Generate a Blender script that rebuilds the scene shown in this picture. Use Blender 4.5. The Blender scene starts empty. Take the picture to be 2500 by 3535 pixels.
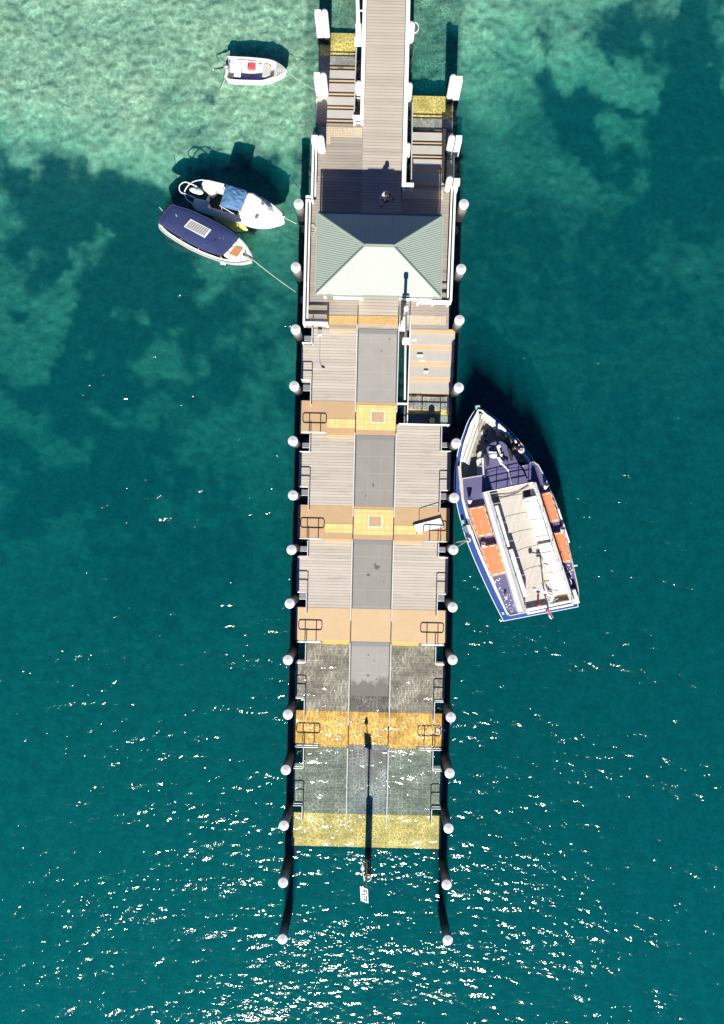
import bpy, bmesh, math, random
import numpy as np
from mathutils import Vector, Matrix, noise as mnoise

random.seed(7)
sc = bpy.context.scene
COL = sc.collection
R = math.radians

# ------------------------------------------------------------------ camera model (a drone looking straight down)
A = 0.0237                      # heading of the drone against the wharf axis
U0, V0 = 1290.0, 1750.0         # point of the 2500 x 3535 photograph that lies right below the lens
FPX, HC = 3100.0, 46.6
CA, SA = math.cos(A), math.sin(A)

def P(u, v, z=0.0):
    """A point of the photograph at real height z, in metres (X across the wharf, Y along it)."""
    s = (HC - z) / FPX
    dx, dy = (u - U0) * s, -(v - V0) * s
    return Vector((dx * CA - dy * SA, dx * SA + dy * CA, z))

def YV(v, z, u=1250): return P(u, v, z).y

# ------------------------------------------------------------------ mesh builder
class MB:
    def __init__(s): s.v, s.f = [], []
    def add(s, vs, fs):
        n = len(s.v); s.v += [Vector(p) for p in vs]; s.f += [[i + n for i in f] for f in fs]; return s
    def box(s, x0, x1, y0, y1, z0, z1):
        if x0 > x1: x0, x1 = x1, x0
        if y0 > y1: y0, y1 = y1, y0
        return s.add([(x0,y0,z0),(x1,y0,z0),(x1,y1,z0),(x0,y1,z0),(x0,y0,z1),(x1,y0,z1),(x1,y1,z1),(x0,y1,z1)],
                     [(3,2,1,0),(4,5,6,7),(0,1,5,4),(1,2,6,5),(2,3,7,6),(3,0,4,7)])
    def hexa(s, bot, top):      # two quads
        return s.add(list(bot) + list(top), [(3,2,1,0),(4,5,6,7),(0,1,5,4),(1,2,6,5),(2,3,7,6),(3,0,4,7)])
    def prism(s, top, z0):      # top: 3-D polygon, walls straight down to z0 (number) or to a list of points
        top = [Vector(p) for p in top]; n = len(top)
        ar = sum(top[i].x*top[(i+1)%n].y - top[(i+1)%n].x*top[i].y for i in range(n))
        if isinstance(z0, (int, float)): bot = [Vector((p.x, p.y, z0)) for p in top]
        else: bot = [Vector(p) for p in z0]
        if ar < 0: top.reverse(); bot.reverse()
        return s.add(bot + top, [list(range(n))[::-1], [n+i for i in range(n)]] + [(i,(i+1)%n,n+(i+1)%n,n+i) for i in range(n)])
    def tube(s, pts, r, n=8, closed=False, r1=None):
        pts = [Vector(p) for p in pts]; m = len(pts); ref = None; rings = []
        for i, p in enumerate(pts):
            if closed: d = pts[(i+1)%m] - pts[i-1]
            else: d = pts[min(i+1,m-1)] - pts[max(i-1,0)]
            d.normalize()
            if ref is None:
                ref = Vector((0,0,1)) if abs(d.z) < .9 else Vector((1,0,0))
            a = (ref - d*ref.dot(d)); 
            if a.length < 1e-4: a = d.orthogonal()
            a.normalize(); ref = a; b = d.cross(a)
            rr = r if r1 is None else r + (r1-r)*i/max(1,m-1)
            rings.append([p + (a*math.cos(t)+b*math.sin(t))*rr for t in (2*math.pi*k/n for k in range(n))])
        vs = [q for g in rings for q in g]; fs = []
        for i in range(m if closed else m-1):
            j = (i+1) % m
            for k in range(n): fs.append((i*n+k, i*n+(k+1)%n, j*n+(k+1)%n, j*n+k))
        if not closed: fs += [list(range(n))[::-1], [(m-1)*n+k for k in range(n)]]
        return s.add(vs, fs)
    def lathe(s, c, prof, n=20, axis=(0,0,1)):   # prof: (r, h) from bottom to top
        q = Vector((0,0,1)).rotation_difference(Vector(axis)); vs, fs = [], []
        for r, h in prof:
            for k in range(n):
                t = 2*math.pi*k/n; vs.append(Vector(c) + q @ Vector((r*math.cos(t), r*math.sin(t), h)))
        for i in range(len(prof)-1):
            for k in range(n): fs.append((i*n+k, i*n+(k+1)%n, (i+1)*n+(k+1)%n, (i+1)*n+k))
        fs += [list(range(n))[::-1], [(len(prof)-1)*n+k for k in range(n)]]
        return s.add(vs, fs)
    def ball(s, c, r, n=12, m=8, sc3=(1,1,1)):
        prof = [(max(1e-3, r*math.sin(math.pi*i/m)), -r*math.cos(math.pi*i/m)) for i in range(m+1)]
        t = MB().lathe((0,0,0), prof, n)
        return s.add([Vector(c) + Vector((p.x*sc3[0], p.y*sc3[1], p.z*sc3[2])) for p in t.v], t.f)
    def rot(s, ang, c=(0,0,0), axis='Z'):
        M = Matrix.Rotation(ang, 3, axis); c = Vector(c); s.v = [c + M @ (p - c) for p in s.v]; return s
    def obj(s, name, mat, parent=None, loc=None, bevel=0, smooth=False, subsurf=0):
        o0 = Vector(loc) if loc is not None else (Vector(parent['_o']) if parent is not None else Vector((0,0,0)))
        me = bpy.data.meshes.new(name)
        me.from_pydata([tuple(p - o0) for p in s.v], [], s.f)
        bm = bmesh.new(); bm.from_mesh(me); bmesh.ops.recalc_face_normals(bm, faces=bm.faces); bm.to_mesh(me); bm.free()
        if smooth:
            me.polygons.foreach_set('use_smooth', [True]*len(me.polygons))
            if smooth != 'all': me.set_sharp_from_angle(angle=R(35))
        me.materials.append(mat); me.update()
        o = bpy.data.objects.new(name, me); COL.objects.link(o)
        if parent is not None: o.parent = parent
        else: o.location = o0
        o['_o'] = tuple(o0)
        if bevel:
            b = o.modifiers.new('b', 'BEVEL'); b.width = bevel; b.segments = 2; b.limit_method = 'ANGLE'; b.angle_limit = R(40)
        if subsurf:
            b = o.modifiers.new('s', 'SUBSURF'); b.levels = b.render_levels = subsurf
        return o

def tag(o, label=None, cat=None, group=None, kind=None):
    if label: o['label'] = label
    if cat: o['category'] = cat
    if group: o['group'] = group
    if kind: o['kind'] = kind
    return o

def thing(name, loc, label, cat, group=None):
    o = bpy.data.objects.new(name, None); COL.objects.link(o); o.location = loc; o.empty_display_size = .2
    o['_o'] = tuple(loc)
    return tag(o, label, cat, group)

def copy_tree(o, loc, label):
    def rec(a, par):
        c = a.copy(); COL.objects.link(c)
        if par is not None: c.parent = par
        for ch in list(a.children):
            rec(ch, c)
        return c
    c = rec(o, None); c.location = loc; c['label'] = label
    return c

ORD = 'first second third fourth fifth sixth seventh eighth ninth tenth eleventh twelfth thirteenth fourteenth fifteenth sixteenth'.split()

# ------------------------------------------------------------------ materials
class NT:
    def __init__(s, name):
        s.m = bpy.data.materials.new(name); s.m.use_nodes = True; s.t = s.m.node_tree; s.t.nodes.clear()
        s.out = s.n('ShaderNodeOutputMaterial')
    def n(s, typ, **kw):
        o = s.t.nodes.new(typ)
        for k, v in kw.items():
            if k.startswith('i_'):
                key = k[2:]; o.inputs[int(key) if key.isdigit() else key.replace('_', ' ')].default_value = v
            else: setattr(o, k, v)
        return o
    def l(s, a, b): s.t.links.new(a, b)
    def math(s, op, a, b=None, c=None, clamp=False):
        o = s.n('ShaderNodeMath', operation=op); o.use_clamp = clamp
        for i, x in enumerate((a, b, c)):
            if x is None: continue
            if isinstance(x, (int, float)): o.inputs[i].default_value = x
            else: s.l(x, o.inputs[i])
        return o.outputs[0]
    def mix(s, fac, a, b, typ='MIX'):
        o = s.n('ShaderNodeMix', data_type='RGBA', blend_type=typ); o.clamp_result = False
        for i, x in ((0, fac), (6, a), (7, b)):
            if isinstance(x, (int, float)): o.inputs[i].default_value = x
            elif isinstance(x, tuple): o.inputs[i].default_value = x if len(x) == 4 else x + (1,)
            else: s.l(x, o.inputs[i])
        return o.outputs[2]
    def ramp(s, x, lo, hi, a=0.0, b=1.0, smooth=True):
        o = s.n('ShaderNodeMapRange', interpolation_type='SMOOTHSTEP' if smooth else 'LINEAR')
        s.l(x, o.inputs[0])
        for i, q in zip((1,2,3,4), (lo, hi, a, b)): o.inputs[i].default_value = q
        return o.outputs[0]
    def pos(s, rot=0.0, scale=(1,1,1)):
        g = s.n('ShaderNodeNewGeometry'); mp = s.n('ShaderNodeMapping'); s.l(g.outputs['Position'], mp.inputs[0])
        mp.inputs['Rotation'].default_value = (0, 0, rot); mp.inputs['Scale'].default_value = scale
        return mp.outputs[0]
    def noise(s, vec, scale, detail=4, rough=.6, dim='3D'):
        o = s.n('ShaderNodeTexNoise', noise_dimensions=dim); s.l(vec, o.inputs['Vector'])
        o.inputs['Scale'].default_value = scale; o.inputs['Detail'].default_value = detail; o.inputs['Roughness'].default_value = rough
        return o.outputs['Fac']
    def bump(s, h, dist, strength=1.0, normal=None):
        o = s.n('ShaderNodeBump'); s.l(h, o.inputs['Height']); o.inputs['Distance'].default_value = dist; o.inputs['Strength'].default_value = strength
        if normal is not None: s.l(normal, o.inputs['Normal'])
        return o.outputs[0]
    def bsdf(s, col, rough=.6, metal=0.0, normal=None, spec=.5, coat=0.0):
        b = s.n('ShaderNodeBsdfPrincipled')
        for key, x in (('Base Color', col), ('Roughness', rough), ('Metallic', metal), ('Specular IOR Level', spec), ('Coat Weight', coat)):
            if isinstance(x, (int, float)): b.inputs[key].default_value = x
            elif isinstance(x, tuple): b.inputs[key].default_value = x if len(x) == 4 else x + (1,)
            else: s.l(x, b.inputs[key])
        if normal is not None: s.l(normal, b.inputs['Normal'])
        s.l(b.outputs[0], s.out.inputs[0]); return s.m

def paint(name, c, rough=.5, var=.12, scale=6, dirt=0.0, dirtc=(.12,.1,.08), metal=0.0, fine=.006, spec=.5):
    t = NT(name); p = t.pos()
    n = t.noise(p, scale, 5); n2 = t.noise(p, scale*7, 3)
    k = t.math('ADD', t.math('MULTIPLY', n, var*1.4), t.math('MULTIPLY', n2, var*.6))
    k = t.math('ADD', k, 1.0 - var)
    g = t.n('ShaderNodeVectorMath', operation='SCALE'); g.inputs[0].default_value = c; t.l(k, g.inputs['Scale'])
    col = g.outputs[0]
    if dirt:
        col = t.mix(t.ramp(t.noise(p, scale*1.7, 6, .7), .56, .75, 0, dirt), col, dirtc)
    return t.bsdf(col, rough, metal, t.bump(n2, fine), spec)

def planks(name, c0, c1, w=.145, rot=0.0, gap=.08, stain=.5, boards=3.2, stainc=(.10,.085,.07), gapc=(.03,.026,.022)):
    t = NT(name); p = t.pos(rot); sx = t.n('ShaderNodeSeparateXYZ'); t.l(p, sx.inputs[0])
    y = t.math('DIVIDE', sx.outputs[1], w); iy = t.math('FLOOR', y); fy = t.math('FRACT', y)
    wn0 = t.n('ShaderNodeTexWhiteNoise', noise_dimensions='1D'); t.l(iy, wn0.inputs['W'])
    xx = t.math('ADD', t.math('DIVIDE', sx.outputs[0], boards), t.math('MULTIPLY', wn0.outputs[0], 7.0)); ix = t.math('FLOOR', xx); fx = t.math('FRACT', xx)
    cv = t.n('ShaderNodeCombineXYZ'); t.l(ix, cv.inputs[0]); t.l(iy, cv.inputs[1])
    wn = t.n('ShaderNodeTexWhiteNoise', noise_dimensions='2D'); t.l(cv.outputs[0], wn.inputs['Vector'])
    st = t.n('ShaderNodeMapping'); t.l(p, st.inputs[0]); st.inputs['Scale'].default_value = (1.2, 22, 1)
    grain = t.noise(st.outputs[0], 2.2, 6, .65)
    tone = t.math('ADD', t.math('MULTIPLY', wn.outputs[0], .55), t.math('MULTIPLY', grain, .75))
    tone = t.math('SUBTRACT', tone, .15, clamp=True)
    col = t.mix(tone, c0, c1)
    st2 = t.n('ShaderNodeMapping'); t.l(p, st2.inputs[0]); st2.inputs['Scale'].default_value = (.35, 2.4, 1)
    col = t.mix(t.ramp(t.noise(st2.outputs[0], 1.6, 6, .7), .52, .78, 0, stain), col, stainc)
    d = t.math('ABSOLUTE', t.math('SUBTRACT', fy, .5))
    wob = t.noise(p, 1.1, 2)
    gy = t.ramp(t.math('ADD', d, t.math('MULTIPLY', t.math('SUBTRACT', wob, .5), gap*1.2)), .5-gap, .5-gap*.3)
    dx = t.math('ABSOLUTE', t.math('SUBTRACT', fx, .5)); gx = t.math('GREATER_THAN', dx, .5-.004)
    gm = t.math('MAXIMUM', gy, t.math('MULTIPLY', gx, .6))
    col = t.mix(t.math('MULTIPLY', gm, .7), col, gapc)
    h = t.math('SUBTRACT', t.math('MULTIPLY', grain, .3), gm)
    return t.bsdf(col, .8, 0, t.bump(h, .006), .25)

WHITE = (.80,.80,.76)
M = {}
M['white'] = paint('white_paint', WHITE, .45, .05, 5, .22, (.42,.38,.32))
M['cap'] = paint('grey_white_cap', (.64,.645,.635), .5, .05, 5, .2, (.42,.40,.36))
M['weed_or_shade'] = paint('added_shade_dark', (.012,.016,.014), .9, .5, 7)  # near-black for the beams added only to darken the water
M['stain'] = paint('oily_stain', (.12,.11,.095), .7, .5, 14)
M['plate'] = paint('dull_grey_plate', (.20,.20,.205), .6, .15, 6)
M['white_gloss'] = paint('white_gelcoat', (.82,.82,.80), .25, .03, 4, .10, (.5,.47,.42))
M['cream_wood'] = planks('white_painted_slats', (.5,.48,.43), (.8,.78,.72), .16, R(17)+R(90), .16, .15)
M['deck'] = planks('walkway_boards', (.392,.344,.293), (.492,.44,.378), .16, 0, .055, .22, 300)
M['deck_old'] = planks('weathered_boards', (.41,.37,.318), (.56,.507,.443), .15, 0, .06, .45, 300)
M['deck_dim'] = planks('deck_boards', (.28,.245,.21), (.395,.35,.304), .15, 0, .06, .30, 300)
M['wet_deck'] = planks('wet_boards', (.255,.23,.18), (.385,.345,.275), .15, 0, .02, .5, 2.2, (.10,.085,.07), (.09,.08,.065))
M['tan'] = paint('tan_grit_coating', (.47,.315,.175), .8, .16, 1.4, .75, (.47,.25,.08))
M['tan_clean'] = paint('sand_grit_coating', (.555,.40,.235), .8, .13, 1.3, .45, (.50,.32,.16))
M['tan_wet'] = paint('ochre_wet_coating', (.72,.42,.09), .5, .18, 2.2, .4, (.56,.36,.10))
M['yellow_deep'] = paint('algae_yellow_coating', (.80,.53,.15), .6, .25, 3, .35, (.55,.38,.10))
M['black_rubber'] = paint('black_rubber', (.015,.015,.017), .7, .2)
M['dark'] = paint('dark_timber', (.035,.03,.028), .85, .4, 5)
M['steel'] = paint('galvanised_steel', (.55,.56,.56), .35, .1, 12, .2, (.3,.27,.23), .6)
M['rail_white'] = paint('white_tube', (.72,.72,.69), .35, .05)
M['grey_metal'] = paint('grey_metal', (.33,.34,.35), .4, .1, 10, 0, metal=.5)
M['brown'] = paint('brown_timber', (.22,.13,.07), .8, .4, 9, .4)
M['rope'] = paint('rope', (.62,.57,.46), .9, .2, 40)
M['navy'] = paint('navy_canvas', (.018,.032,.115), .8, .25, 7, .10, (.25,.28,.36), fine=.01)
M['purple'] = paint('violet_blue_deck_paint', (.105,.10,.21), .55, .16, 3, .25, (.13,.12,.22))
M['hull_blue'] = paint('blue_hull_paint', (.028,.075,.27), .35, .15, 3, .3, (.015,.025,.07))
M['orange'] = paint('orange_cover', (.86,.225,.09), .6, .14, 5, .3, (.93,.30,.13))
M['red'] = paint('red_plastic', (.62,.07,.09), .4, .1)
M['blue_tarp'] = paint('bright_blue_tarp', (.012,.07,.36), .6, .3, 8)
M['lime'] = paint('lime_plastic', (.47,.53,.17), .35, .1, 6, .2, (.3,.42,.05))
M['grey_seat'] = paint('grey_seat', (.50,.49,.46), .6, .08)
M['pale_floor'] = paint('pale_boat_floor', (.58,.66,.64), .5, .15, 5, .3, (.45,.36,.3))
M['black_glass'] = paint('dark_glass', (.012,.015,.018), .12, .1)
M['teak'] = paint('varnished_hatch', (.48,.22,.09), .5, .2, 9)
M['mussel'] = paint('mussel_crust', (.05,.045,.04), .9, .8, 22, .6, (.16,.14,.11), fine=.05)
M['ferry_deck'] = planks('teak_deck', (.50,.46,.405), (.62,.575,.51), .075, R(17)+R(90), .06, .2, 40, (.30,.26,.22), (.30,.27,.23))
M['skin'] = paint('skin', (.42,.25,.17), .55, .08, 12)
M['black_cloth'] = paint('black_jersey', (.012,.012,.015), .9, .3, 12)
M['grey_cloth'] = paint('grey_trousers', (.22,.22,.25), .9, .25, 12)
M['grey_light'] = paint('light_grey_trousers', (.42,.42,.44), .9, .2, 12)
M['pale_cloth'] = paint('pale_cloth', (.7,.66,.6), .9, .1, 12)
M['hair'] = paint('dark_hair', (.02,.014,.01), .6, .2, 30)
M['shade_blue'] = paint('blue_canvas', (.085,.20,.36), .7, .3, 5, .5, (.20,.33,.47), fine=.02)
M['patina'] = paint('verdigris', (.24,.5,.46), .6, .3, 9)

def grit_grey(name, c, wet_z=None):
    t = NT(name); p = t.pos(); sx = t.n('ShaderNodeSeparateXYZ'); t.l(p, sx.inputs[0])
    n = t.noise(p, 1.3, 6, .65); f = t.noise(p, 45, 2)
    k = t.math('ADD', t.math('MULTIPLY', n, .28), t.math('MULTIPLY', f, .14)); k = t.math('ADD', k, .80)
    g = t.n('ShaderNodeVectorMath', operation='SCALE'); g.inputs[0].default_value = c; t.l(k, g.inputs['Scale'])
    col = g.outputs[0]
    seam = t.math('ABSOLUTE', t.math('SUBTRACT', t.math('FRACT', t.math('DIVIDE', sx.outputs[1], .86)), .5))
    col = t.mix(t.ramp(seam, .488, .496, 0, .45), col, (.46,.45,.43))
    lane = t.math('ABSOLUTE', t.math('SUBTRACT', t.math('ABSOLUTE', sx.outputs[0]), .33))
    col = t.mix(t.ramp(lane, .0, .03, .12, 0), col, (.5,.49,.47))
    col = t.mix(t.ramp(t.noise(p, 2.7, 6, .75), .64, .78, 0, .45), col, (.14,.125,.11))
    if wet_z is not None:
        zz = t.math('ADD', sx.outputs[2], t.math('MULTIPLY', t.math('SUBTRACT', t.noise(p, 1.1, 4), .5), .13))
        col = t.mix(t.math('MULTIPLY', t.ramp(zz, .045, .065, .62, 0), t.ramp(sx.outputs[2], -.16, -.03, .12, 1)), col, (.07,.06,.05))
    return t.bsdf(col, .8, 0, t.bump(f, .004), .3)
M['grit'] = grit_grey('grey_grit_ramp', (.245,.236,.215), 0)
M['grit_pale'] = grit_grey('pale_grit_ramp', (.30,.287,.268), 0)
M['grit_tread'] = grit_grey('grey_grit_tread', (.43,.405,.37), 0)

def tiles(name, c, joint, size, var=.15, js=.06):
    t = NT(name); p = t.pos(); sx = t.n('ShaderNodeSeparateXYZ'); t.l(p, sx.inputs[0]); ms = []; ids = []
    for k in (0, 1):
        q = t.math('DIVIDE', sx.outputs[k], size); ids.append(t.math('FLOOR', q))
        ms.append(t.ramp(t.math('ABSOLUTE', t.math('SUBTRACT', t.math('FRACT', q), .5)), .5-js, .5-js*.4))
    cv = t.n('ShaderNodeCombineXYZ'); t.l(ids[0], cv.inputs[0]); t.l(ids[1], cv.inputs[1])
    wn = t.n('ShaderNodeTexWhiteNoise', noise_dimensions='2D'); t.l(cv.outputs[0], wn.inputs['Vector'])
    k = t.math('ADD', t.math('MULTIPLY', wn.outputs[0], var), t.math('MULTIPLY', t.noise(p, 3, 4), var)); k = t.math('ADD', k, 1-var)
    g = t.n('ShaderNodeVectorMath', operation='SCALE'); g.inputs[0].default_value = c; t.l(k, g.inputs['Scale'])
    gm = t.math('MAXIMUM', ms[0], ms[1])
    col = t.mix(t.math('MULTIPLY', gm, .8), g.outputs[0], joint)
    return t.bsdf(col, .7, 0, t.bump(gm, -.006), .4)
M['yellow'] = tiles('yellow_tactile_tiles', (.70,.54,.215), (.50,.35,.13), .30, .14, .025)
M['tactile'] = tiles('cream_tactile_studs', (.66,.53,.39), (.34,.27,.20), .085, .25, .2)
M['tactile_o'] = tiles('amber_tactile_studs', (.66,.42,.16), (.36,.24,.11), .085, .25, .2)

def pile_mat():
    t = NT('pile_sleeve'); p = t.pos(); sx = t.n('ShaderNodeSeparateXYZ'); t.l(p, sx.inputs[0])
    st = t.n('ShaderNodeMapping'); t.l(p, st.inputs[0]); st.inputs['Scale'].default_value = (9, 9, 1)
    n = t.noise(st.outputs[0], 1.2, 5, .7)
    zz = t.math('ADD', sx.outputs[2], t.math('MULTIPLY', t.math('SUBTRACT', n, .5), 1.5))
    col = t.mix(t.ramp(zz, 1.15, 2.5), (.025,.025,.027), (.25,.245,.24))
    col = t.mix(t.ramp(zz, .2, .55), (.012,.013,.012), col)
    return t.bsdf(col, .6, 0, t.bump(n, .02), .3)
M['pile'] = pile_mat()

def timber_white():
    t = NT('white_tide_stained_timber'); p = t.pos(); sx = t.n('ShaderNodeSeparateXYZ'); t.l(p, sx.inputs[0])
    n = t.noise(p, 7, 5, .7); f = t.noise(p, 25, 4)
    zz = t.math('ADD', sx.outputs[2], t.math('MULTIPLY', t.math('SUBTRACT', n, .5), .35))
    col = t.mix(t.ramp(f, .35, .75), (.82,.81,.77), (.66,.63,.57))
    col = t.mix(t.ramp(zz, .12, .3), (.035,.04,.032), col)
    return t.bsdf(col, .6, 0, t.bump(f, .012), .3)
M['timber'] = timber_white()

def corrugated(name, axis, c):
    t = NT(name); p = t.pos(); sx = t.n('ShaderNodeSeparateXYZ'); t.l(p, sx.inputs[0])
    w = t.math('SINE', t.math('MULTIPLY', sx.outputs[axis], 2*math.pi/.085))
    n = t.noise(p, 2.5, 5); k = t.math('ADD', t.math('MULTIPLY', n, .14), .93)
    g = t.n('ShaderNodeVectorMath', operation='SCALE'); g.inputs[0].default_value = c; t.l(k, g.inputs['Scale'])
    return t.bsdf(g.outputs[0], .42, 0, None, .5)
M['roof'] = corrugated('pale_green_steel', 0, (.325,.385,.32))
M['roof_trim'] = paint('pale_green_trim', (.32,.38,.315), .45, .05)

# ------------------------------------------------------------------ the setting: seabed and water
def smooth(a, b, x):
    t = max(0.0, min(1.0, (x-a)/(b-a))); return t*t*(3-2*t)

DARK = [(60,640,180,55,.8),(260,640,190,75,1),(470,700,190,85,1),(640,740,190,80,.9),(330,760,220,90,1),(120,790,130,70,.9),(560,860,170,90,.8),
        (420,960,190,110,1),(90,880,120,60,.9),(330,1130,130,110,1),(230,1240,130,90,1),(560,1040,160,90,.75),(160,1360,160,110,1),(60,1100,80,45,.8),(40,990,60,40,.7),
        (40,1560,90,80,.9),(300,1540,170,120,1),(450,1320,130,80,.5),(200,1690,200,90,.9),(420,1660,150,100,.7),(700,1250,220,120,.55),(640,1000,200,120,.6),(860,1050,120,60,.5),
        (20,1790,70,60,.6),(330,1900,200,90,.5),(450,2080,170,110,.45),(720,1900,200,170,.45),(920,560,190,55,.6),(690,400,90,30,.5),(830,480,120,40,.45),
        (1950,100,110,50,1),(1870,60,40,80,.55),(1900,270,110,85,1),(1960,380,110,60,.9),(2010,440,100,60,.9),(2150,130,70,60,1),(2330,60,200,60,1),(2380,180,150,90,1),(2420,330,140,110,1),
        (2330,300,80,50,.9),(2180,310,130,45,.9),(2090,380,60,50,.8),(2240,400,70,60,.8),(2250,520,150,60,.9),(2420,500,140,120,.9),(2330,640,150,80,.7),(2010,520,100,40,.8),
        (2080,180,35,70,.6),(2450,800,120,130,.4),(1700,780,220,120,.35),(2100,820,250,110,.35),(1900,1000,300,140,.35),(2300,1000,150,100,.3),(2200,1500,250,200,.3),(1180,520,70,140,.4)]
LIGHT = [(240,900,80,45,.8),(330,850,110,40,.5),(210,1010,70,100,.9),(80,1220,90,60,.9),(60,1000,50,60,.5),(230,1180,50,60,.6),(60,1420,80,90,1),(130,1560,90,60,1),(330,1370,120,90,.5),
         (150,1850,50,80,.9),(250,1740,55,45,.9),(480,1180,120,60,.4),(560,1250,80,50,.3),(760,940,140,60,.35),(340,1700,50,40,.4),
         (1700,130,200,120,.8),(2100,230,110,50,1),(2020,200,70,40,.8),(2200,260,80,40,.9),(2000,300,70,60,.6),(2170,400,60,55,.9),(2480,260,50,35,.9),(2230,560,60,60,.6),(1950,120,40,60,.5),
         (1750,360,120,120,.5),(2000,620,120,80,.5),(1700,500,150,60,.5),(1850,560,140,60,.4),(2420,880,160,90,.4)]

def blob_sum(bl, u, v):
    s = 0.0
    for bu, bv, ru, rv, k in bl:
        q = ((u-bu)/ru)**2 + ((v-bv)/rv)**2
        if q < 6: s += k*math.exp(-q*1.1)
    return s

def grid_mesh(name, xs, ys, zfun, attrs):
    nx, ny = len(xs), len(ys)
    vs = np.empty((ny*nx, 3)); at = {k: np.zeros(ny*nx) for k in attrs}
    for j, y in enumerate(ys):
        for i, x in enumerate(xs):
            z, d = zfun(x, y); n = j*nx+i; vs[n] = (x, y, z)
            for k in d: at[k][n] = d[k]
    q = np.arange((ny-1)*(nx-1)); a = (q//(nx-1))*nx + q % (nx-1)
    fs = np.stack([a, a+1, a+1+nx, a+nx], 1)
    return vs, fs, at

def world_px(x, y, z):     # inverse of P
    s = (HC - z)/FPX; dx = x*CA + y*SA; dy = -x*SA + y*CA
    return U0 + dx/s, V0 - dy/s

def ring(lo, hi, step, far):
    core = list(np.arange(lo, hi+1e-6, step)); out = []; d = step*2
    a, b = lo, hi; L, H = [], []
    while b < far:
        a -= d; b += d; L.insert(0, a); H.append(b); d *= 1.7
    return L + core + H

def bed(x, y):
    u, v = world_px(x, y, -1.5)
    w1 = mnoise.fractal(Vector((x*.28, y*.28, 3.1)), 1.0, 2.0, 5); w2 = mnoise.fractal(Vector((x*.28, y*.28, 9.7)), 1.0, 2.0, 5)
    w3_ = mnoise.fractal(Vector((x*.95, y*.95, 6.3)), 1.0, 2.0, 4); w4_ = mnoise.fractal(Vector((x*.95, y*.95, 16.3)), 1.0, 2.0, 4)
    uu, vv = u + w1*110 + w3_*50, v + w2*95 + w4_*45
    if u < 1250:
        sh = 1 - smooth(330, 900, vv - (u-500)*.06 + (0 if u > 0 else 0))
        sh = max(sh, .0)
    else:
        sh = 1 - smooth(-60, 620, vv + max(0, u-1700)*.32)
    deep = smooth(700, 2300, v)
    z = -(.64 + .25*(1-sh) + 1.25*(1-sh) + 2.3*deep) - .5*smooth(1450, 1750, u)*(1 - .4*sh)
    z += .10*mnoise.fractal(Vector((x*.5, y*.5, 1)), 1, 2, 3)
    g = blob_sum(DARK, uu, vv)*.95 - blob_sum(LIGHT, uu, vv)*1.25
    base = .12 + .34*smooth(480, 1100, vv) if u < 1250 else .20 + .42*smooth(60, 650, vv)
    g += .62*mnoise.fractal(Vector((x*.40+3, y*.46, 7)), 1, 2, 4)*smooth(480, 700, vv)*(1-smooth(1500, 2100, v))*(1 if u < 1250 else .35)
    g = base + g + .22*mnoise.fractal(Vector((x*.55, y*.55, 5)), 1, 2, 4)*(1 - .5*deep)
    g += .46*mnoise.fractal(Vector((x*1.3, y*1.3, 2)), .9, 2.1, 4)*min(1, .25+g)
    lt = min(1.0, blob_sum(LIGHT, uu, vv))
    g = max(g, .40*smooth(430, 800, vv) if u < 1250 else .36 + .34*smooth(60, 450, vv) - .38*lt)
    if u > 1250: g -= .25*lt
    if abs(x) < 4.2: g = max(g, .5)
    return z, {'grass': max(0, min(1, g))}

xs = ring(-22, 22, .26, 420); ys = ring(-29, 29, .26, 420)
vs, fs, at = grid_mesh('seabed', xs, ys, bed, ['grass'])
me = bpy.data.meshes.new('seabed'); me.from_pydata(vs.tolist(), [], fs.tolist())
me.polygons.foreach_set('use_smooth', [True]*len(me.polygons))
a = me.attributes.new('grass', 'FLOAT', 'POINT'); a.data.foreach_set('value', at['grass'].astype(np.float32))
t = NT('sand_and_seagrass'); p = t.pos()
g = t.n('ShaderNodeAttribute', attribute_name='grass').outputs['Fac']
n1 = t.noise(p, 2.2, 6, .72); n2 = t.noise(p, 9, 4, .7); n3 = t.noise(p, 2.6, 2, .5)
gg = t.math('ADD', g, t.math('ADD', t.math('MULTIPLY', t.math('SUBTRACT', n1, .5), .55), t.math('MULTIPLY', t.math('SUBTRACT', n2, .5), .3)))
sand = t.mix(t.ramp(t.math('ADD', t.math('MULTIPLY', n1, .5), t.math('MULTIPLY', n3, .5)), .36, .62), (.36,.42,.27), (.58,.62,.42)); weed_or_shade = t.mix(n2, (.02,.05,.045), (.045,.10,.085))
col = t.mix(t.ramp(gg, .08, 1.0), sand, weed_or_shade)
me.materials.append(t.bsdf(col, .95, 0, t.bump(n1, .08), .1))
o = bpy.data.objects.new('seabed', me); COL.objects.link(o)
q_ = o.modifiers.new('fine', 'SUBSURF'); q_.subdivision_type = 'SIMPLE'; q_.levels = q_.render_levels = 1
tx = bpy.data.textures.new('relief', 'CLOUDS'); tx.noise_scale = .38; tx.noise_depth = 2
q_ = o.modifiers.new('relief', 'DISPLACE'); q_.texture = tx; q_.texture_coords = 'LOCAL'; q_.direction = 'Z'; q_.strength = .30; q_.mid_level = .5
tag(o, 'pale sand and dark seagrass patches under the clear teal water', 'seabed', kind='structure')

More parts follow.
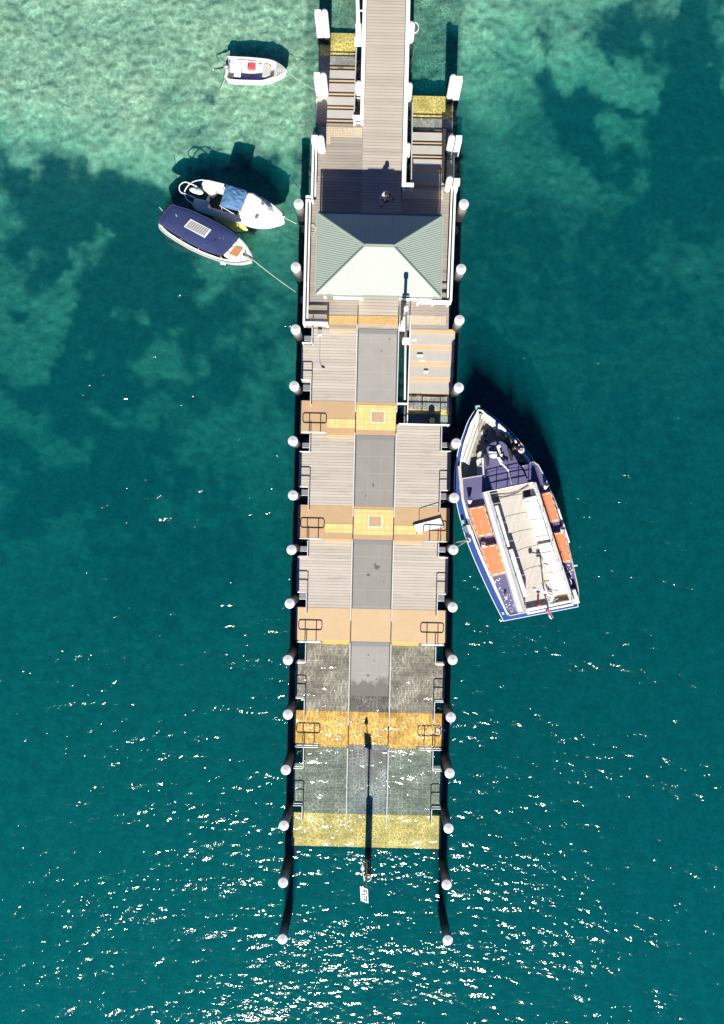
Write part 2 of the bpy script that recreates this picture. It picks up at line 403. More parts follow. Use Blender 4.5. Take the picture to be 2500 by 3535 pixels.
def surf(x, y):
    u, v = world_px(x, y, 0)
    c = 0.0
    if u < 1250: c = 1 - smooth(380, 640, v - (u-500)*.05)
    else: c = (1 - smooth(150, 480, v))*(1 - smooth(1480, 1800, u))
    c *= .75
    on = 1.0 if (-3.95 < x < 4.0 and -18.0 < y < -6.6) else 0.0
    on = max(on, 1.0 if (-3.5 < x < 3.8 and y > 17.2) else 0, 1.0 if (1.5 < x < 4 and 4.4 < y < 6.2) else 0)
    fo = 0.0
    if -3.9 < x < 3.95:
        fo = .55*math.exp(-((y + 11.35 + .25*math.sin(x*1.9) + .12*math.sin(x*5.1))/.5)**2) + .45*math.exp(-((y + 9.55 + .1*math.sin(x*3))/.14)**2)*(1 if abs(x) < 1.4 or x > 1 else .2)
        if x > 2: fo += .5*math.exp(-((y+11.9-.25*(x-2.5))/.2)**2)
        fo += .25*math.exp(-((y+8.6)/1.0)**2)*(1 if x > 1.05 else .3)
    return 0.0, {'caustic': max(c, on*.9), 'foam': fo, 'fine': on}
xs = ring(-21, 21, .3, 400); ys = ring(-28, 28, .3, 400)
vs, fs, at = grid_mesh('water', xs, ys, surf, ['caustic', 'foam', 'fine'])
nv = len(vs); nx, ny = len(xs), len(ys)
vs = vs.tolist(); fs = fs.tolist()
border = [i for i in range(nx)] + [j*nx+nx-1 for j in range(1, ny)] + [(ny-1)*nx+i for i in range(nx-2, -1, -1)] + [j*nx for j in range(ny-2, 0, -1)]
for b in border: vs.append([vs[b][0], vs[b][1], -9.0])
nb = len(border)
for k in range(nb): fs.append([border[k], nv+k, nv+(k+1) % nb, border[(k+1) % nb]])
fs.append([nv+k for k in range(nb)][::-1])
me = bpy.data.meshes.new('water'); me.from_pydata(vs, [], fs)
for nm in ('caustic', 'foam', 'fine'):
    arr = np.zeros(len(vs), np.float32); arr[:nv] = at[nm]
    a = me.attributes.new(nm, 'FLOAT', 'POINT'); a.data.foreach_set('value', arr)
bm = bmesh.new(); bm.from_mesh(me); bmesh.ops.recalc_face_normals(bm, faces=bm.faces); bm.to_mesh(me); bm.free()

t = NT('sea_water')
p = t.pos(); pr = t.pos(R(-12), (1.0, 1.9, 1)); pr2 = t.pos(R(22), (1.0, 1.6, 1))
w1 = t.noise(pr, .5, 2, .5); w2 = t.noise(pr2, 1.25, 2, .5); w3 = t.noise(p, 4.2, 3, .55)
gust = t.ramp(t.noise(t.pos(R(-15), (.12, .30, .1)), 1.0, 4, .6), .36, .64, .64, 1.13)
w4 = t.noise(p, 12.0, 2, .6)
nrm = t.bump(t.math('MULTIPLY', w1, gust), .17); nrm = t.bump(t.math('MULTIPLY', w2, gust), .152, 1, nrm); nrm = t.bump(t.math('MULTIPLY', w3, gust), .028, 1, nrm); nrm = t.bump(t.math('MULTIPLY', w4, gust), .0065, 1, nrm)
lw = t.n('ShaderNodeLayerWeight', i_Blend=.5); t.l(nrm, lw.inputs['Normal'])
frf = t.math('ADD', t.math('MULTIPLY', t.math('POWER', lw.outputs['Facing'], 5.0), .95), .022)   # Schlick, the same from above and below
gl = t.n('ShaderNodeBsdfGlossy', i_Roughness=.10); gl.inputs['Color'].default_value = (1,1,1,1); t.l(nrm, gl.inputs['Normal'])
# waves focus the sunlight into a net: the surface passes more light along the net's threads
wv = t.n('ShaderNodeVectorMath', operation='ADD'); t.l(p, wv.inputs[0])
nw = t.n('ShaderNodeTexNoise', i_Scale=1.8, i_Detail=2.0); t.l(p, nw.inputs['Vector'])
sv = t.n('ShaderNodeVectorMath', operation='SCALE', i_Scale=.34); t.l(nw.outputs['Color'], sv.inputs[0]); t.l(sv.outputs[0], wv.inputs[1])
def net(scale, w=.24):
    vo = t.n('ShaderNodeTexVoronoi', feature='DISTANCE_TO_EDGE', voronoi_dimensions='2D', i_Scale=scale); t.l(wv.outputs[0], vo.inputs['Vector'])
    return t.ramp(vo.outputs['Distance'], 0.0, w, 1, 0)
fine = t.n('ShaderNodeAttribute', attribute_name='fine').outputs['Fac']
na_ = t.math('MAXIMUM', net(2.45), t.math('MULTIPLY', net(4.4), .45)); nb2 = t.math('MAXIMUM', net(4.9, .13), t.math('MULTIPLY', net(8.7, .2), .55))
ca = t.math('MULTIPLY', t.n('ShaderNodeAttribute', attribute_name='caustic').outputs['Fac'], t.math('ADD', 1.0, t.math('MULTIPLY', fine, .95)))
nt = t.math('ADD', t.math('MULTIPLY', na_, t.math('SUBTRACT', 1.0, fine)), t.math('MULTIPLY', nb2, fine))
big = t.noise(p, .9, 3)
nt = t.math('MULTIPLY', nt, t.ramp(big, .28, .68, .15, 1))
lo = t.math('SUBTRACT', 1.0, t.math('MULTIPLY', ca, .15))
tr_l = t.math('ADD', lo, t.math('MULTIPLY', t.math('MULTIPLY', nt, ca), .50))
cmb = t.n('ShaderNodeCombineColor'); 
rip = t.ramp(t.math('ADD', t.math('MULTIPLY', w2, .45), t.math('MULTIPLY', w3, .55)), .36, .66, .88, 1.12)  # light and dark of the ripples painted into the surface's transparency
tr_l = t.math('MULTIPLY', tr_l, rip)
for k in range(3): t.l(tr_l, cmb.inputs[k])
tr = t.n('ShaderNodeBsdfTransparent'); t.l(cmb.outputs[0], tr.inputs['Color'])
fo = t.n('ShaderNodeAttribute', attribute_name='foam').outputs['Fac']
df = t.n('ShaderNodeBsdfDiffuse'); df.inputs['Color'].default_value = (.8,.8,.76,1)
fn = t.math('ADD', t.math('MULTIPLY', t.noise(p, 9.0, 7, .8), .9), t.math('MULTIPLY', net(5.2), .12))
fm = t.math('MULTIPLY', t.ramp(t.math('ADD', fn, t.math('MULTIPLY', t.math('MINIMUM', fo, 1.0), .34)), .70, .86), t.ramp(fo, .05, .3))
body = t.n('ShaderNodeMixShader'); t.l(t.math('MULTIPLY', fm, .8), body.inputs[0]); t.l(tr.outputs[0], body.inputs[1]); t.l(df.outputs[0], body.inputs[2])
sh = t.n('ShaderNodeMixShader'); t.l(frf, sh.inputs[0]); t.l(body.outputs[0], sh.inputs[1]); t.l(gl.outputs[0], sh.inputs[2])
t.l(sh.outputs[0], t.out.inputs['Surface'])
ab = t.n('ShaderNodeVolumeAbsorption', i_Density=.53); ab.inputs['Color'].default_value = (.0,.788,.84,1)
vs_ = t.n('ShaderNodeVolumeScatter', i_Density=.225, i_Anisotropy=.27); vs_.inputs['Color'].default_value = (.012,.83,.98,1)
ad = t.n('ShaderNodeAddShader'); t.l(ab.outputs[0], ad.inputs[0]); t.l(vs_.outputs[0], ad.inputs[1]); t.l(ad.outputs[0], t.out.inputs['Volume'])
me.materials.append(t.m)
o = bpy.data.objects.new('water', me); COL.objects.link(o); tag(o, 'clear teal sea water with sun glitter', 'water', kind='structure')

# ------------------------------------------------------------------ the wharf
D0 = .90
LZ = [.67, .44, .21, -.06, -.30]
LV = [(1384,1498), (1744,1860), (2098,2212), (2454,2568), (2807,2922)]
LY = [(YV(a, z, 1130), YV(b, z, 1130)) for (a, b), z in zip(LV, LZ)]
XL, XR, NL, NR, LA, LB = -3.88, 3.92, -3.34, 3.39, -1.03, 1.05
DY = YV(1134, D0, 1250)          # seaward edge of the upper deck
wharf = thing('wharf', (0, DY, 0), 'long timber and concrete wharf stepping down into the sea', 'wharf')
def wp(name, mb, mat, bevel=.012): return mb.obj(name, M[mat] if isinstance(mat, str) else mat, wharf, bevel=bevel)

# walkway and upper deck
TOP = 45.0
wp('walkway_deck', MB().box(-1.0, 1.02, DY+.02, TOP, D0-.18, D0), 'deck')
YN, YNR = YV(425, D0, 1170), YV(642, D0, 1470)
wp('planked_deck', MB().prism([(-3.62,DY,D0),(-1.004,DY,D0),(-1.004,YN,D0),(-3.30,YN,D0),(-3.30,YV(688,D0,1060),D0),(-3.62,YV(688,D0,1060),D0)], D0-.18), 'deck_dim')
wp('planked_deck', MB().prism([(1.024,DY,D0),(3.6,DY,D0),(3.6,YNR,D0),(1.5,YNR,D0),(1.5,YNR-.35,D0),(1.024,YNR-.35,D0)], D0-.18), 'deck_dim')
def tact(u0, u1, v0, v1, mat, X0=None):
    a, b = P(u0, v1, D0), P(u1, v0, D0)
    wp('tactile_strip', MB().box(a.x, b.x, a.y, b.y, D0+.004, D0+.016), mat, 0)
tact(1108,1252,441,470,'tactile'); tact(1127,1142,470.5,497,'tactile'); tact(1391,1531,656,686,'tactile')
tact(1125,1234,1091,1119,'tactile_o'); tact(1238,1373,1092,1120,'tactile_o'); tact(1378,1540,1091,1120,'tactile')
# bearers and posts below
for x in (-3.2,-1.2,1.2,3.2):
    wp('bearer', MB().box(x-.12, x+.12, DY+.1, YN-.1, D0-.48, D0-.185), 'dark', 0)
for x in (-.8,.8): wp('bearer', MB().box(x-.12, x+.12, YN, TOP, D0-.48, D0-.185), 'dark', 0)
for y in np.arange(DY+.6, 44, 2.9):
    for x in ((-3.2,-.8,.8,3.2) if y < 15.5 else (-.8,.8)):
        wp('support_post', MB().lathe((x, y, 0), [(.15,-5),(.15,D0-.49)], 10), 'mussel', 0)

# stages that go down into the sea
plat_mat = ['deck_old','deck_old','deck_old','wet_deck','wet_deck']
land_mat = ['tan','tan','tan_clean','tan_wet','yellow_deep']
tops = [DY] + [LY[k][1] for k in range(4)]
zt = [D0] + LZ[:4]
TH = .2
NOTCH_L = [((1134,1190),(1320,1384)), ((1498,1560),(1683,1744)), ((1860,1918),(2042,2098)), ((2212,2278),(2402,2454)), ((2568,2636),(2766,2807))]
NOTCH_R = [None, ((1467,1558),(1695,1752)), ((1866,1920),(2048,2106)), ((2218,2284),(2414,2466)), ((2580,2644),(2777,2819))]
for k in range(5):
    z = LZ[k]; y1 = tops[k]-.004; y0 = LY[k][0]+.004
    # ramp in the middle lane
    a = zt[k]-.004; 
    wp('ramp', MB().hexa([(LA+.06,y0,z-.15),(LB-.06,y0,z-.15),(LB-.06,y1,a-.15),(LA+.06,y1,a-.15)], [(LA+.06,y0,z),(LB-.06,y0,z),(LB-.06,y1,a),(LA+.06,y1,a)]), 'grit_pale' if k in (0, 3, 4) else 'grit')
    sl = (a-z)/(y1-y0); h_ = lambda y: z + (y-y0)*sl + .004
    wp('hinge_plate', MB().hexa([(x_,y_,h_(y_)-.002) for x_, y_ in ((LA+.07,y1-.25),(LB-.07,y1-.25),(LB-.07,y1-.01),(LA+.07,y1-.01))], [(x_,y_,h_(y_)+.004) for x_, y_ in ((LA+.07,y1-.25),(LB-.07,y1-.25),(LB-.07,y1-.01),(LA+.07,y1-.01))]), 'plate', 0)
    for s, n in ((-1, NOTCH_L[k]), (1, NOTCH_R[k])):
        if n is None: continue
        X, NX, L = (XL, NL, LA) if s < 0 else (XR, NR, LB)
        uu = 1060 if s < 0 else 1510
        na, nb_, nc = (YV(n[0][1], z, uu), YV(n[1][0], z, uu), 0)
        yt = y1 if s < 0 or k != 1 else YV(1467, z, 1450)
        poly = [(L,yt),(NX,yt),(NX,na),(X,na),(X,nb_),(NX,nb_),(NX,y0),(L,y0)]
        wp('boarding_platform', MB().prism([(x,y,z) for x,y in poly], z-TH), plat_mat[k])
        # step strip under the landing above
        if not (s > 0 and k == 1):
            xa, xb = (-2.47,-1.10) if s < 0 else (1.12, 2.5)
            wp('step', MB().box(xa, xb, y1-.17, y1-.003, z+.004, (z+zt[k])/2), 'tan_clean' if k < 3 else 'tan_wet')
        for q in (na+.16, nb_-.42) if k < 3 else ():
            wp('pile_bracket', MB().box(X+.12*-s, NX+.02*s, q+.05 if q > na else q, q+.32, z-.3, z-.08), 'grey_metal')
    # landing
    ya, yb = LY[k]
    if k == 0: spans = [(XL, LA), (LA+.004, LB)]
    elif k in (1,2,3,4): spans = [(XL, LA), (LA+.004, LB), (LB+.004, XR)]
    for x0, x1 in spans: wp('landing', MB().box(x0, x1, yb, ya, z-TH, z), land_mat[k])
    if k < 2:
        y5 = ya-.16; y6 = yb+.26
        wp('tactile_tiles', MB().prism([(LA+.05,y5,z+.012),(LB-.02,y5,z+.012),(LB-.02,y6,z+.012),(LA+.05,y6,z+.012)], z+.003), 'yellow', 0)
        cx, cy = .10 if k == 0 else .10, (y5+y6)/2+.03
        wp('inlay_plate', MB().box(cx-.36, cx+.36, cy-.30, cy+.30, z+.0125, z+.017), 'white', 0)
        wp('inlay_plate', MB().box(cx-.32, cx+.32, cy-.26, cy+.26, z+.0175, z+.021), 'tan', 0)
        wp('tactile_tiles', MB().box(-2.47, LA-.01, yb+.33, yb+.78, z+.003, z+.012), 'yellow', 0)
        if k == 1: wp('tactile_tiles', MB().box(LB+.03, 2.55, yb+.33, yb+.78, z+.003, z+.012), 'yellow', 0)
    # thin pale kerb lines beside the ramp
    for x in (LA, LB):
        wp('kerb', MB().hexa([(x-.035,y0,z-.1),(x+.035,y0,z-.1),(x+.035,y1,a-.1),(x-.035,y1,a-.1)], [(x-.035,y0,z+.035),(x+.035,y0,z+.035),(x+.035,y1,a+.035),(x-.035,y1,a+.035)]), 'steel', 0)
    # posts below
    for x in (-2.9, 0, 2.9):
        wp('support_post', MB().lathe((x, (ya+yb)/2, 0), [(.15,-6),(.15,z-TH-.002)], 10), 'mussel', 0)

def patch(u, v, z, rx_, ry_, mat, seed):
    r0 = random.Random(seed); c_ = P(u, v, z); n_ = 14
    return MB().prism([c_+Vector((rx_*math.cos(a_)*r0.uniform(.45,1.1), ry_*math.sin(a_)*r0.uniform(.45,1.1), 0)) for a_ in (2*math.pi*i/n_ for i in range(n_))], z-.003), mat
def zr(k, v):
    y_ = YV(v, LZ[k]); return LZ[k] + (zt[k]-LZ[k])*(y_-LY[k][0])/(tops[k]-LY[k][0]) + .012
for i, (k, u, v, rx_, ry_) in enumerate(((2,1303,1958,.16,.13),(2,1295,1950,.07,.10),(2,1272,1985,.10,.09),(1,1289,1675,.06,.14),(1,1262,1712,.05,.05),(2,1325,2010,.05,.03),(3,1272,2262,.05,.04),(3,1292,2282,.04,.05),(3,1270,2332,.14,.05),(3,1300,2345,.05,.04),(0,1345,1170,.05,.04),(0,1318,1212,.04,.06))):
    mb_, m_ = patch(u, v, zr(k, v), rx_, ry_, 'stain', i); wp('stain', mb_, m_, 0)
for i, (u, v, z, w_, h_) in enumerate(((1450,1228,.604,.16,.07),(1457,1246,.504,.16,.06),(1471,1284,.404,.12,.07),(1430,1174,.704,.12,.06))):
    c_ = P(u, v, z); wp('pale_patch', MB().prism([c_+Vector((a_*w_, b_*h_, .002)) for a_, b_ in ((-1,-.8),(.9,-1),(1,.9),(-.8,1))], z-.001), 'white', 0)

# stairs: narrow tan step, broad grey tread, in turn
RI = .1
def stair(x0, x1, edges, u, z0, mats=None):
    z = z0
    for i in range(len(edges)-1):
        z -= RI
        y0, y1 = YV(edges[i], z, u), YV(edges[i+1], z, u)
        tanstep = i % 2 == 0
        deep = z < .0
        m = ('yellow_deep' if deep else 'tan_clean') if tanstep else 'grit_tread'
        if i == len(edges)-2 and deep and abs(y1-y0) > .8: m = 'yellow_deep'
        wp('step' if tanstep else 'tread', MB().box(x0, x1, y0, y1, z-.07, z), m, .006)
stair(1.66, 3.95, [1135,1152,1190,1207,1247,1263,1302,1317,1356,1371,1414,1430,1470], 1480, D0)
stair(-3.37, -1.47, [425,413.5,379,367.5,333,321.5,287,275.5,241.5,229,193,181,113], 1160, D0)
stair(1.53, 3.66, [642,632,597,585.5,549.5,538.5,502.5,491.5,457,445,409,397,331], 1490, D0)
# stringers under the stairs, white outer side of the north flights
for x0, x1, ya, yb in ((-3.44,-3.372,YN-.01,YN-1.45+2.9), (3.664,3.73,YNR,YNR+1.9)):
    wp('stringer', MB().hexa([(x0,ya,.42),(x1,ya,.42),(x1,yb,.1),(x0,yb,.1)], [(x0,ya,.9),(x1,ya,.9),(x1,yb,.5),(x0,yb,.5)]), 'white')
# open gap beside the southern stairs: pipe, beam, stump
wp('pipe', MB().tube([P(1401,1140,.72), P(1399,1260,.7), P(1398,1380,.68)], .055, 10), 'white', 0)
wp('crossbeam', MB().box(1.10, 1.60, YV(1397,.55,1390), YV(1390,.55,1390), .45, .58), 'white')
wp('crossbeam', MB().box(1.44, 1.52, YV(1462,.5,1400), YV(1397.5,.5,1400), .4, .5), 'grey_metal')
s_ = P(1388,1152,.55); wp('support_post', MB().lathe((s_.x, s_.y, 0), [(.2,-4),(.2,.4),(.17,.52),(.10,.55)], 14), 'mussel', 0)
for x0, x1, ya, yb in ((-4.28,-3.5,LY[4][1]-.6,YNR-1), (3.5,4.3,LY[4][1]-.6,YNR-1), (1.07,1.64,LY[0][1],DY), (-1.45,-1.06,YN,YN+6.2), (1.1,1.5,YNR,YNR+6)):  # unseen beams added under water to darken it along the piles and gaps
    wp('added_shade_beam', MB().box(x0, x1, ya, yb, -1.3, -.80), 'weed_or_shade', 0)
# brackets on the outer edge of the upper deck
for u, v in ((1049,790), (1045,1034), (1575,793)):
    c = P(u, v, .5); wp('bracket', MB().box(c.x-.1, c.x+.1, c.y-.18, c.y+.18, .35, .5).box(c.x-.13, c.x+.13, c.y-.03, c.y+.03, .34, .56), 'grey_metal')

# ------------------------------------------------------------------ shelter on the upper deck
RX0, RX1, RY0, RY1, EZ, RZ = -3.0, 2.96, 10.25, 14.14, 3.15, 4.655
rx0, rx1, ry = -.655, .60, (RY0+RY1)/2
shel = thing('shelter', (0, ry, D0), 'open waiting shelter with a pale green hipped metal roof', 'shelter')
def face(a, b, c, d, axis, name):
    """one roof slope as real corrugated sheet: a-b is the eave, c-d the top edge (d above a)"""
    a, b, c, d = map(Vector, (a, b, c, d)); mb = MB(); L = (b-a).length; n = int(L/.0145); nrm = (b-a).cross(d-a).normalized()
    if nrm.z < 0: nrm = -nrm
    e = (b-a)/L; td, tc = (d-a).dot(e), (c-a).dot(e); Hh = ((d-a)-e*td)
    vs, fs = [], []
    for i in range(n+1):
        s = L*i/n
        if s < td: k = s/td
        elif s > tc: k = (L-s)/(L-tc)
        else: k = 1
        off = nrm*(.008*math.cos(2*math.pi*s/.0875))
        p0 = a + e*s; p1 = p0 + Hh*k
        vs += [p0+off, p1+off]
    for i in range(n): fs.append((2*i, 2*i+2, 2*i+3, 2*i+1))
    mb.add(vs, fs); return mb.obj(name, M['roof'], shel, smooth='all')
face((RX0,RY0,EZ),(RX1,RY0,EZ),(rx1,ry,RZ),(rx0,ry,RZ),0,'roof_sheet')
face((RX1,RY1,EZ),(RX0,RY1,EZ),(rx0,ry,RZ),(rx1,ry,RZ),0,'roof_sheet')
face((RX0,RY1,EZ),(RX0,RY0,EZ),(rx0,ry,RZ),(rx0,ry,RZ),1,'roof_sheet')
face((RX1,RY0,EZ),(RX1,RY1,EZ),(rx1,ry,RZ),(rx1,ry,RZ),1,'roof_sheet')
for c, r in (((RX0,RY0),rx0),((RX1,RY0),rx1),((RX0,RY1),rx0),((RX1,RY1),rx1)):
    a = Vector((c[0],c[1],EZ+.035)); b = Vector((r,ry,RZ+.035)); d = (b-a).normalized(); w = d.cross(Vector((0,0,1))).normalized()*.085
    up = Vector((0,0,.018))
    MB().hexa([a-w-up*1.9,a+w-up*1.9,b+w-up*1.9,b-w-up*1.9],[a-w*.25+up,a+w*.25+up,b+w*.25+up,b-w*.25+up]).obj('hip_capping', M['roof_trim'], shel)
MB().box(rx0-.05, rx1+.05, ry-.08, ry+.08, RZ+.01, RZ+.055).obj('ridge_capping', M['roof_trim'], shel, bevel=.01)
mb = MB()
for k_, n_ in ((.30, 22), (.62, 14), (.93, 10)):
    for side_ in (-1, 1):
        ye = RY1 if side_ > 0 else RY0; y_ = ye + (ry-ye)*k_; z_ = EZ + (RZ-EZ)*k_
        xa, xb = RX0+(rx0-RX0)*k_+.25, RX1+(rx1-RX1)*k_-.25
        for i in range(n_):
            x_ = xa+(xb-xa)*i/(n_-1); mb.box(x_-.011, x_+.011, y_-.011, y_+.011, z_-.01, z_+.022)
mb.obj('roof_screw', M['steel'], shel)
g_ = MB().box(RX0-.10,RX1+.10,RY0-.10,RY0-.015,EZ-.10,EZ-.02).box(RX0-.10,RX1+.10,RY1+.015,RY1+.10,EZ-.10,EZ-.02)
g_.box(RX0-.10,RX0-.015,RY0-.012,RY1+.012,EZ-.10,EZ-.02).box(RX1+.015,RX1+.10,RY0-.012,RY1+.012,EZ-.10,EZ-.02)
g_.obj('gutter', M['roof_trim'], shel)
MB().box(RX0+.05,RX1-.05,RY0+.05,RY1-.05,EZ-.16,EZ-.12).obj('ceiling', M['white'], shel)
for x in (-2.7, -1.1, 1.1, 2.66):
    for y in (10.62, 13.8):
        MB().box(x-.07,x+.07,y-.07,y+.07,D0,EZ-.165).obj('post', M['white'], shel, bevel=.008)
for x0, x1 in ((-2.28,-.78),(1.18,2.58)):
    MB().box(x0,x1,10.50,10.56,D0+.05,D0+1.35).obj('wall_panel', M['white'], shel)
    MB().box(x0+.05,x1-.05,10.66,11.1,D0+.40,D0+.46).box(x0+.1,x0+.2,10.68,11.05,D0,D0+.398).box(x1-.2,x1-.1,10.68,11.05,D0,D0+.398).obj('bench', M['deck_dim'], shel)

# ------------------------------------------------------------------ piles
def make_pile():
    c = P(1028.8, 703, 2.62); r = thing('mooring_pile', (c.x, c.y, 0), '', 'pile', 'white capped mooring piles')
    MB().lathe((c.x,c.y,0), [(.225,-7),(.225,2.55)], 24).obj('shaft', M['pile'], r, smooth=True)
    MB().lathe((c.x,c.y,0), [(.243,2.50),(.243,2.63),(.004,2.70)], 40).obj('cap', M['cap'], r)
    return r
proto = make_pile()
LP = [(1028.8,703),(1023,920),(1021,1139),(1018,1331.5),(1010,1523.6),(1010,1711),(1007,1898),(1003,2085.6),(995,2276.5),(993,2470),(986,2660),(983,2849.6),(976,3048.7),(974.4,3244)]
RP = [(1600.5,704),(1593,927),(1588.5,1103),(1582.5,1338),(1576.5,1532),(1570.5,1719),(1567.7,1900),(1563.7,2097.6),(1565.3,2281),(1557,2480),(1552.5,2667.6),(1547.7,2861),(1545,3057),(1544,3250.5)]
PILES = {}
for side, L in (('left', LP), ('right', RP)):
    for i, (u, v) in enumerate(L):
        c = P(u, v, 2.66); lab = f'white capped round pile, {ORD[i]} from the shelter end of the {side} row'
        if i == len(L)-1: lab = f'white capped round pile, outermost at the seaward end of the {side} row'
        if side == 'left' and i == 0: proto['label'] = lab; proto.location = (c.x, c.y, 0); o = proto
        else: o = copy_tree(proto, (c.x, c.y, 0), lab)
        o.rotation_euler = (R(random.uniform(-.9,.9)), R(random.uniform(-.9,.9)), random.uniform(0, 6.28))
        PILES[side, i] = c

def timber_pair(u, v, us, vs_, zt_, label, base=-3.0):
    c = P(u, v, zt_); q = P(us, vs_+7, zt_-.12)
    r = thing('timber_pile', (c.x, c.y, 0), label, 'pile', 'white timber pile pairs beside the stairs')
    MB().lathe((c.x,c.y,0), [(.18,base),(.175,zt_-.12),(.15,zt_-.03),(.09,zt_+.02),(.004,zt_+.03)], 18).obj('shaft', M['timber'], r, smooth=True)
    MB().box(q.x-.155,q.x+.155,q.y-.14,q.y+.14,base,zt_-.12).obj('fender_post', M['timber'], r, bevel=.012)
timber_pair(1120,38,1097,34,2.55,'white timber pile pair, farthest up the left-hand stairs in the water')
timber_pair(1115.5,257,1094,251,2.55,'white timber pile pair halfway down the left-hand stairs, with dinghy rope')
timber_pair(1107,473,1086,468,2.55,'white timber pile pair at the deck corner beside cream tactile strip')
timber_pair(1566,263,1587,264,2.4,'white timber pile pair standing in water beyond the right-hand stairs')
timber_pair(1561,472,1585,469,2.4,'white timber pile pair midway along the right-hand stairs')
timber_pair(1554,615,1578,617,2.4,'white timber pile pair at top of the right-hand stairs beside tactile strip')
def stub(u, v, z, r_, label):
    c = P(u, v, z)
    MB().lathe((c.x,c.y,0), [(r_,-4),(r_,z-.1),(r_*.85,z-.02),(r_*.4,z+.03),(.004,z+.035)], 18).obj('walkway_pile', M['timber'], None, (c.x,c.y,0), smooth=True)
    return tag(COL.objects[-1], label, 'pile', 'short white piles along the walkway')
stub(1238,286,1.75,.17,'short white pile on the left side of the walkway near the stairs')
stub(1421,82,1.75,.19,'short white pile with hoop on the right side of the walkway')
stub(1414,292,1.75,.17,'short white pile right of the walkway at the deep end of the stairs')
stub(1408,500,1.75,.16,'short white pile right of the walkway, nearest the shelter')
hp = P(1428,95,1.5)
o = MB().tube([hp+Vector((.0+.26*math.sin(t_), .28*math.cos(t_), 0)) for t_ in np.linspace(0, math.pi, 14)], .025, 8).obj('pile_hoop', M['rail_white'], None, hp, smooth=True)
tag(o, 'curved white tube hoop fixed beside the short walkway pile', 'hoop')

# ------------------------------------------------------------------ white timber fences of the upper deck
def fence(pts, label, h=.92, group='white timber rail fences', w=.15, mid=True, step=2.2, inner=0):
    a = Vector(pts[0]); r = thing('rail_fence', (a.x, a.y, D0), label, 'fence', group)
    for i in range(len(pts)-1):
        p, q = Vector(pts[i]), Vector(pts[i+1]); d = (q-p); L = d.length; e = d/L; n_ = Vector((-e.y, e.x))
        def slab(w_, z0, z1, ext=0.0, off=0.0):
            A_, B_ = p + e*(-ext if i == 0 else ext+.002) + n_*off, q + e*ext + n_*off
            c = [A_-n_*w_/2, B_-n_*w_/2, B_+n_*w_/2, A_+n_*w_/2]
            return MB().hexa([(k.x,k.y,z0) for k in c], [(k.x,k.y,z1) for k in c])
        slab(w, D0+h-.05, D0+h, w/2).obj('top_rail', M['white'], r, bevel=.006)
        if mid:
            slab(.05, D0+.50, D0+.62).obj('mid_rail', M['white'], r)
            slab(.05, D0+.16, D0+.28).obj('mid_rail', M['white'], r)
        if inner: slab(.085, D0+h-.17, D0+h-.12, -.05, inner).obj('inner_rail', M['white'], r, bevel=.006)
        m = max(1, round(L/step))
        for k in range(m + (1 if i == len(pts)-2 else 0)):
            c = p + e*(L*k/m)
            MB().box(c.x-.055,c.x+.055,c.y-.055,c.y+.055,D0-.15,D0+h-.052).obj('post', M['white'], r)
    return r
ZR = D0+.92
def F2(u, v): q = P(u, v, ZR); return (q.x, q.y)
fence([(-1.04, 44), (-1.04, YN-.05), (-1.42, YN-.05)], 'white timber fence along the left side of the long walkway', w=.19)
fence([(1.13, 44), (1.13, YNR-.28), (1.52, YNR-.28)], 'white timber fence along the right side of the long walkway', w=.21)
yj = YV(686, ZR, 1060)
fence([(-3.44, YN-.9), (-3.44, yj+.12), (-3.70, yj+.12)], 'white fence on the left deck edge between stairs and roof', w=.11, inner=.15)
fence([(-3.70, yj-.05), (-3.70, DY+.06), (-2.55, DY+.06)], 'white fence along the left deck edge beside the green roof', w=.11, inner=.16)
fence([(3.70, YNR-.2), (3.62, 10.45)], 'white fence along the right deck edge beside the green roof', w=.11, inner=-.16)
fence([(1.98, 10.36), (3.5, 10.36)], 'short white three-rail fence at the right front corner of the shelter', w=.06, step=.75)

# ------------------------------------------------------------------ tube handrails on the landings and at the pile notches
def loop(c, ex, w, z0, z1, r=.1):
    """closed rounded rectangle of tube in a vertical plane, c its lower middle"""
    pts = []; ex = Vector(ex)
    for cx, cz, t0 in ((w/2-r, z1-r, 0), (-w/2+r, z1-r, 90), (-w/2+r, z0+r, 180), (w/2-r, z0+r, 270)):
        for k in range(6):
            t_ = R(t0 + 90*k/5); pts.append(Vector((c[0],c[1],0)) + ex*(cx + r*math.cos(t_)) + Vector((0,0,cz + r*math.sin(t_))))
    return pts
def landing_rail(x0, x1, y, z, label):
    c = ((x0+x1)/2, y)
    r = thing('guard_rail', (c[0], c[1], z), label, 'handrail', 'hooped tube rails at the edges of the landings')
    MB().tube(loop(c, (1,0,0), x1-x0, z+.42, z+.80), .024, 8, True).obj('hoop', M['rail_white'], r, smooth=True)
    for f in (.28, .76):
        x = x0 + (x1-x0)*f
        MB().tube([(x,y,z-.05),(x,y,z+.80)], .024, 8).obj('post', M['rail_white'], r, smooth=True)
nm = ['first','second','third','fourth']
for k in range(4):
    z, y = LZ[k], LY[k][1]+.02
    place = ['upper tan landing with yellow tiles','second tan landing with yellow tiles','plain tan landing above the waterline','ochre landing washed by waves'][k]
    landing_rail(-3.72, -2.52, y, z, f'hooped tube rail at the left of the {place}')
    if k: landing_rail(2.58, 3.76, y, z, f'hooped tube rail at the right of the {place}')

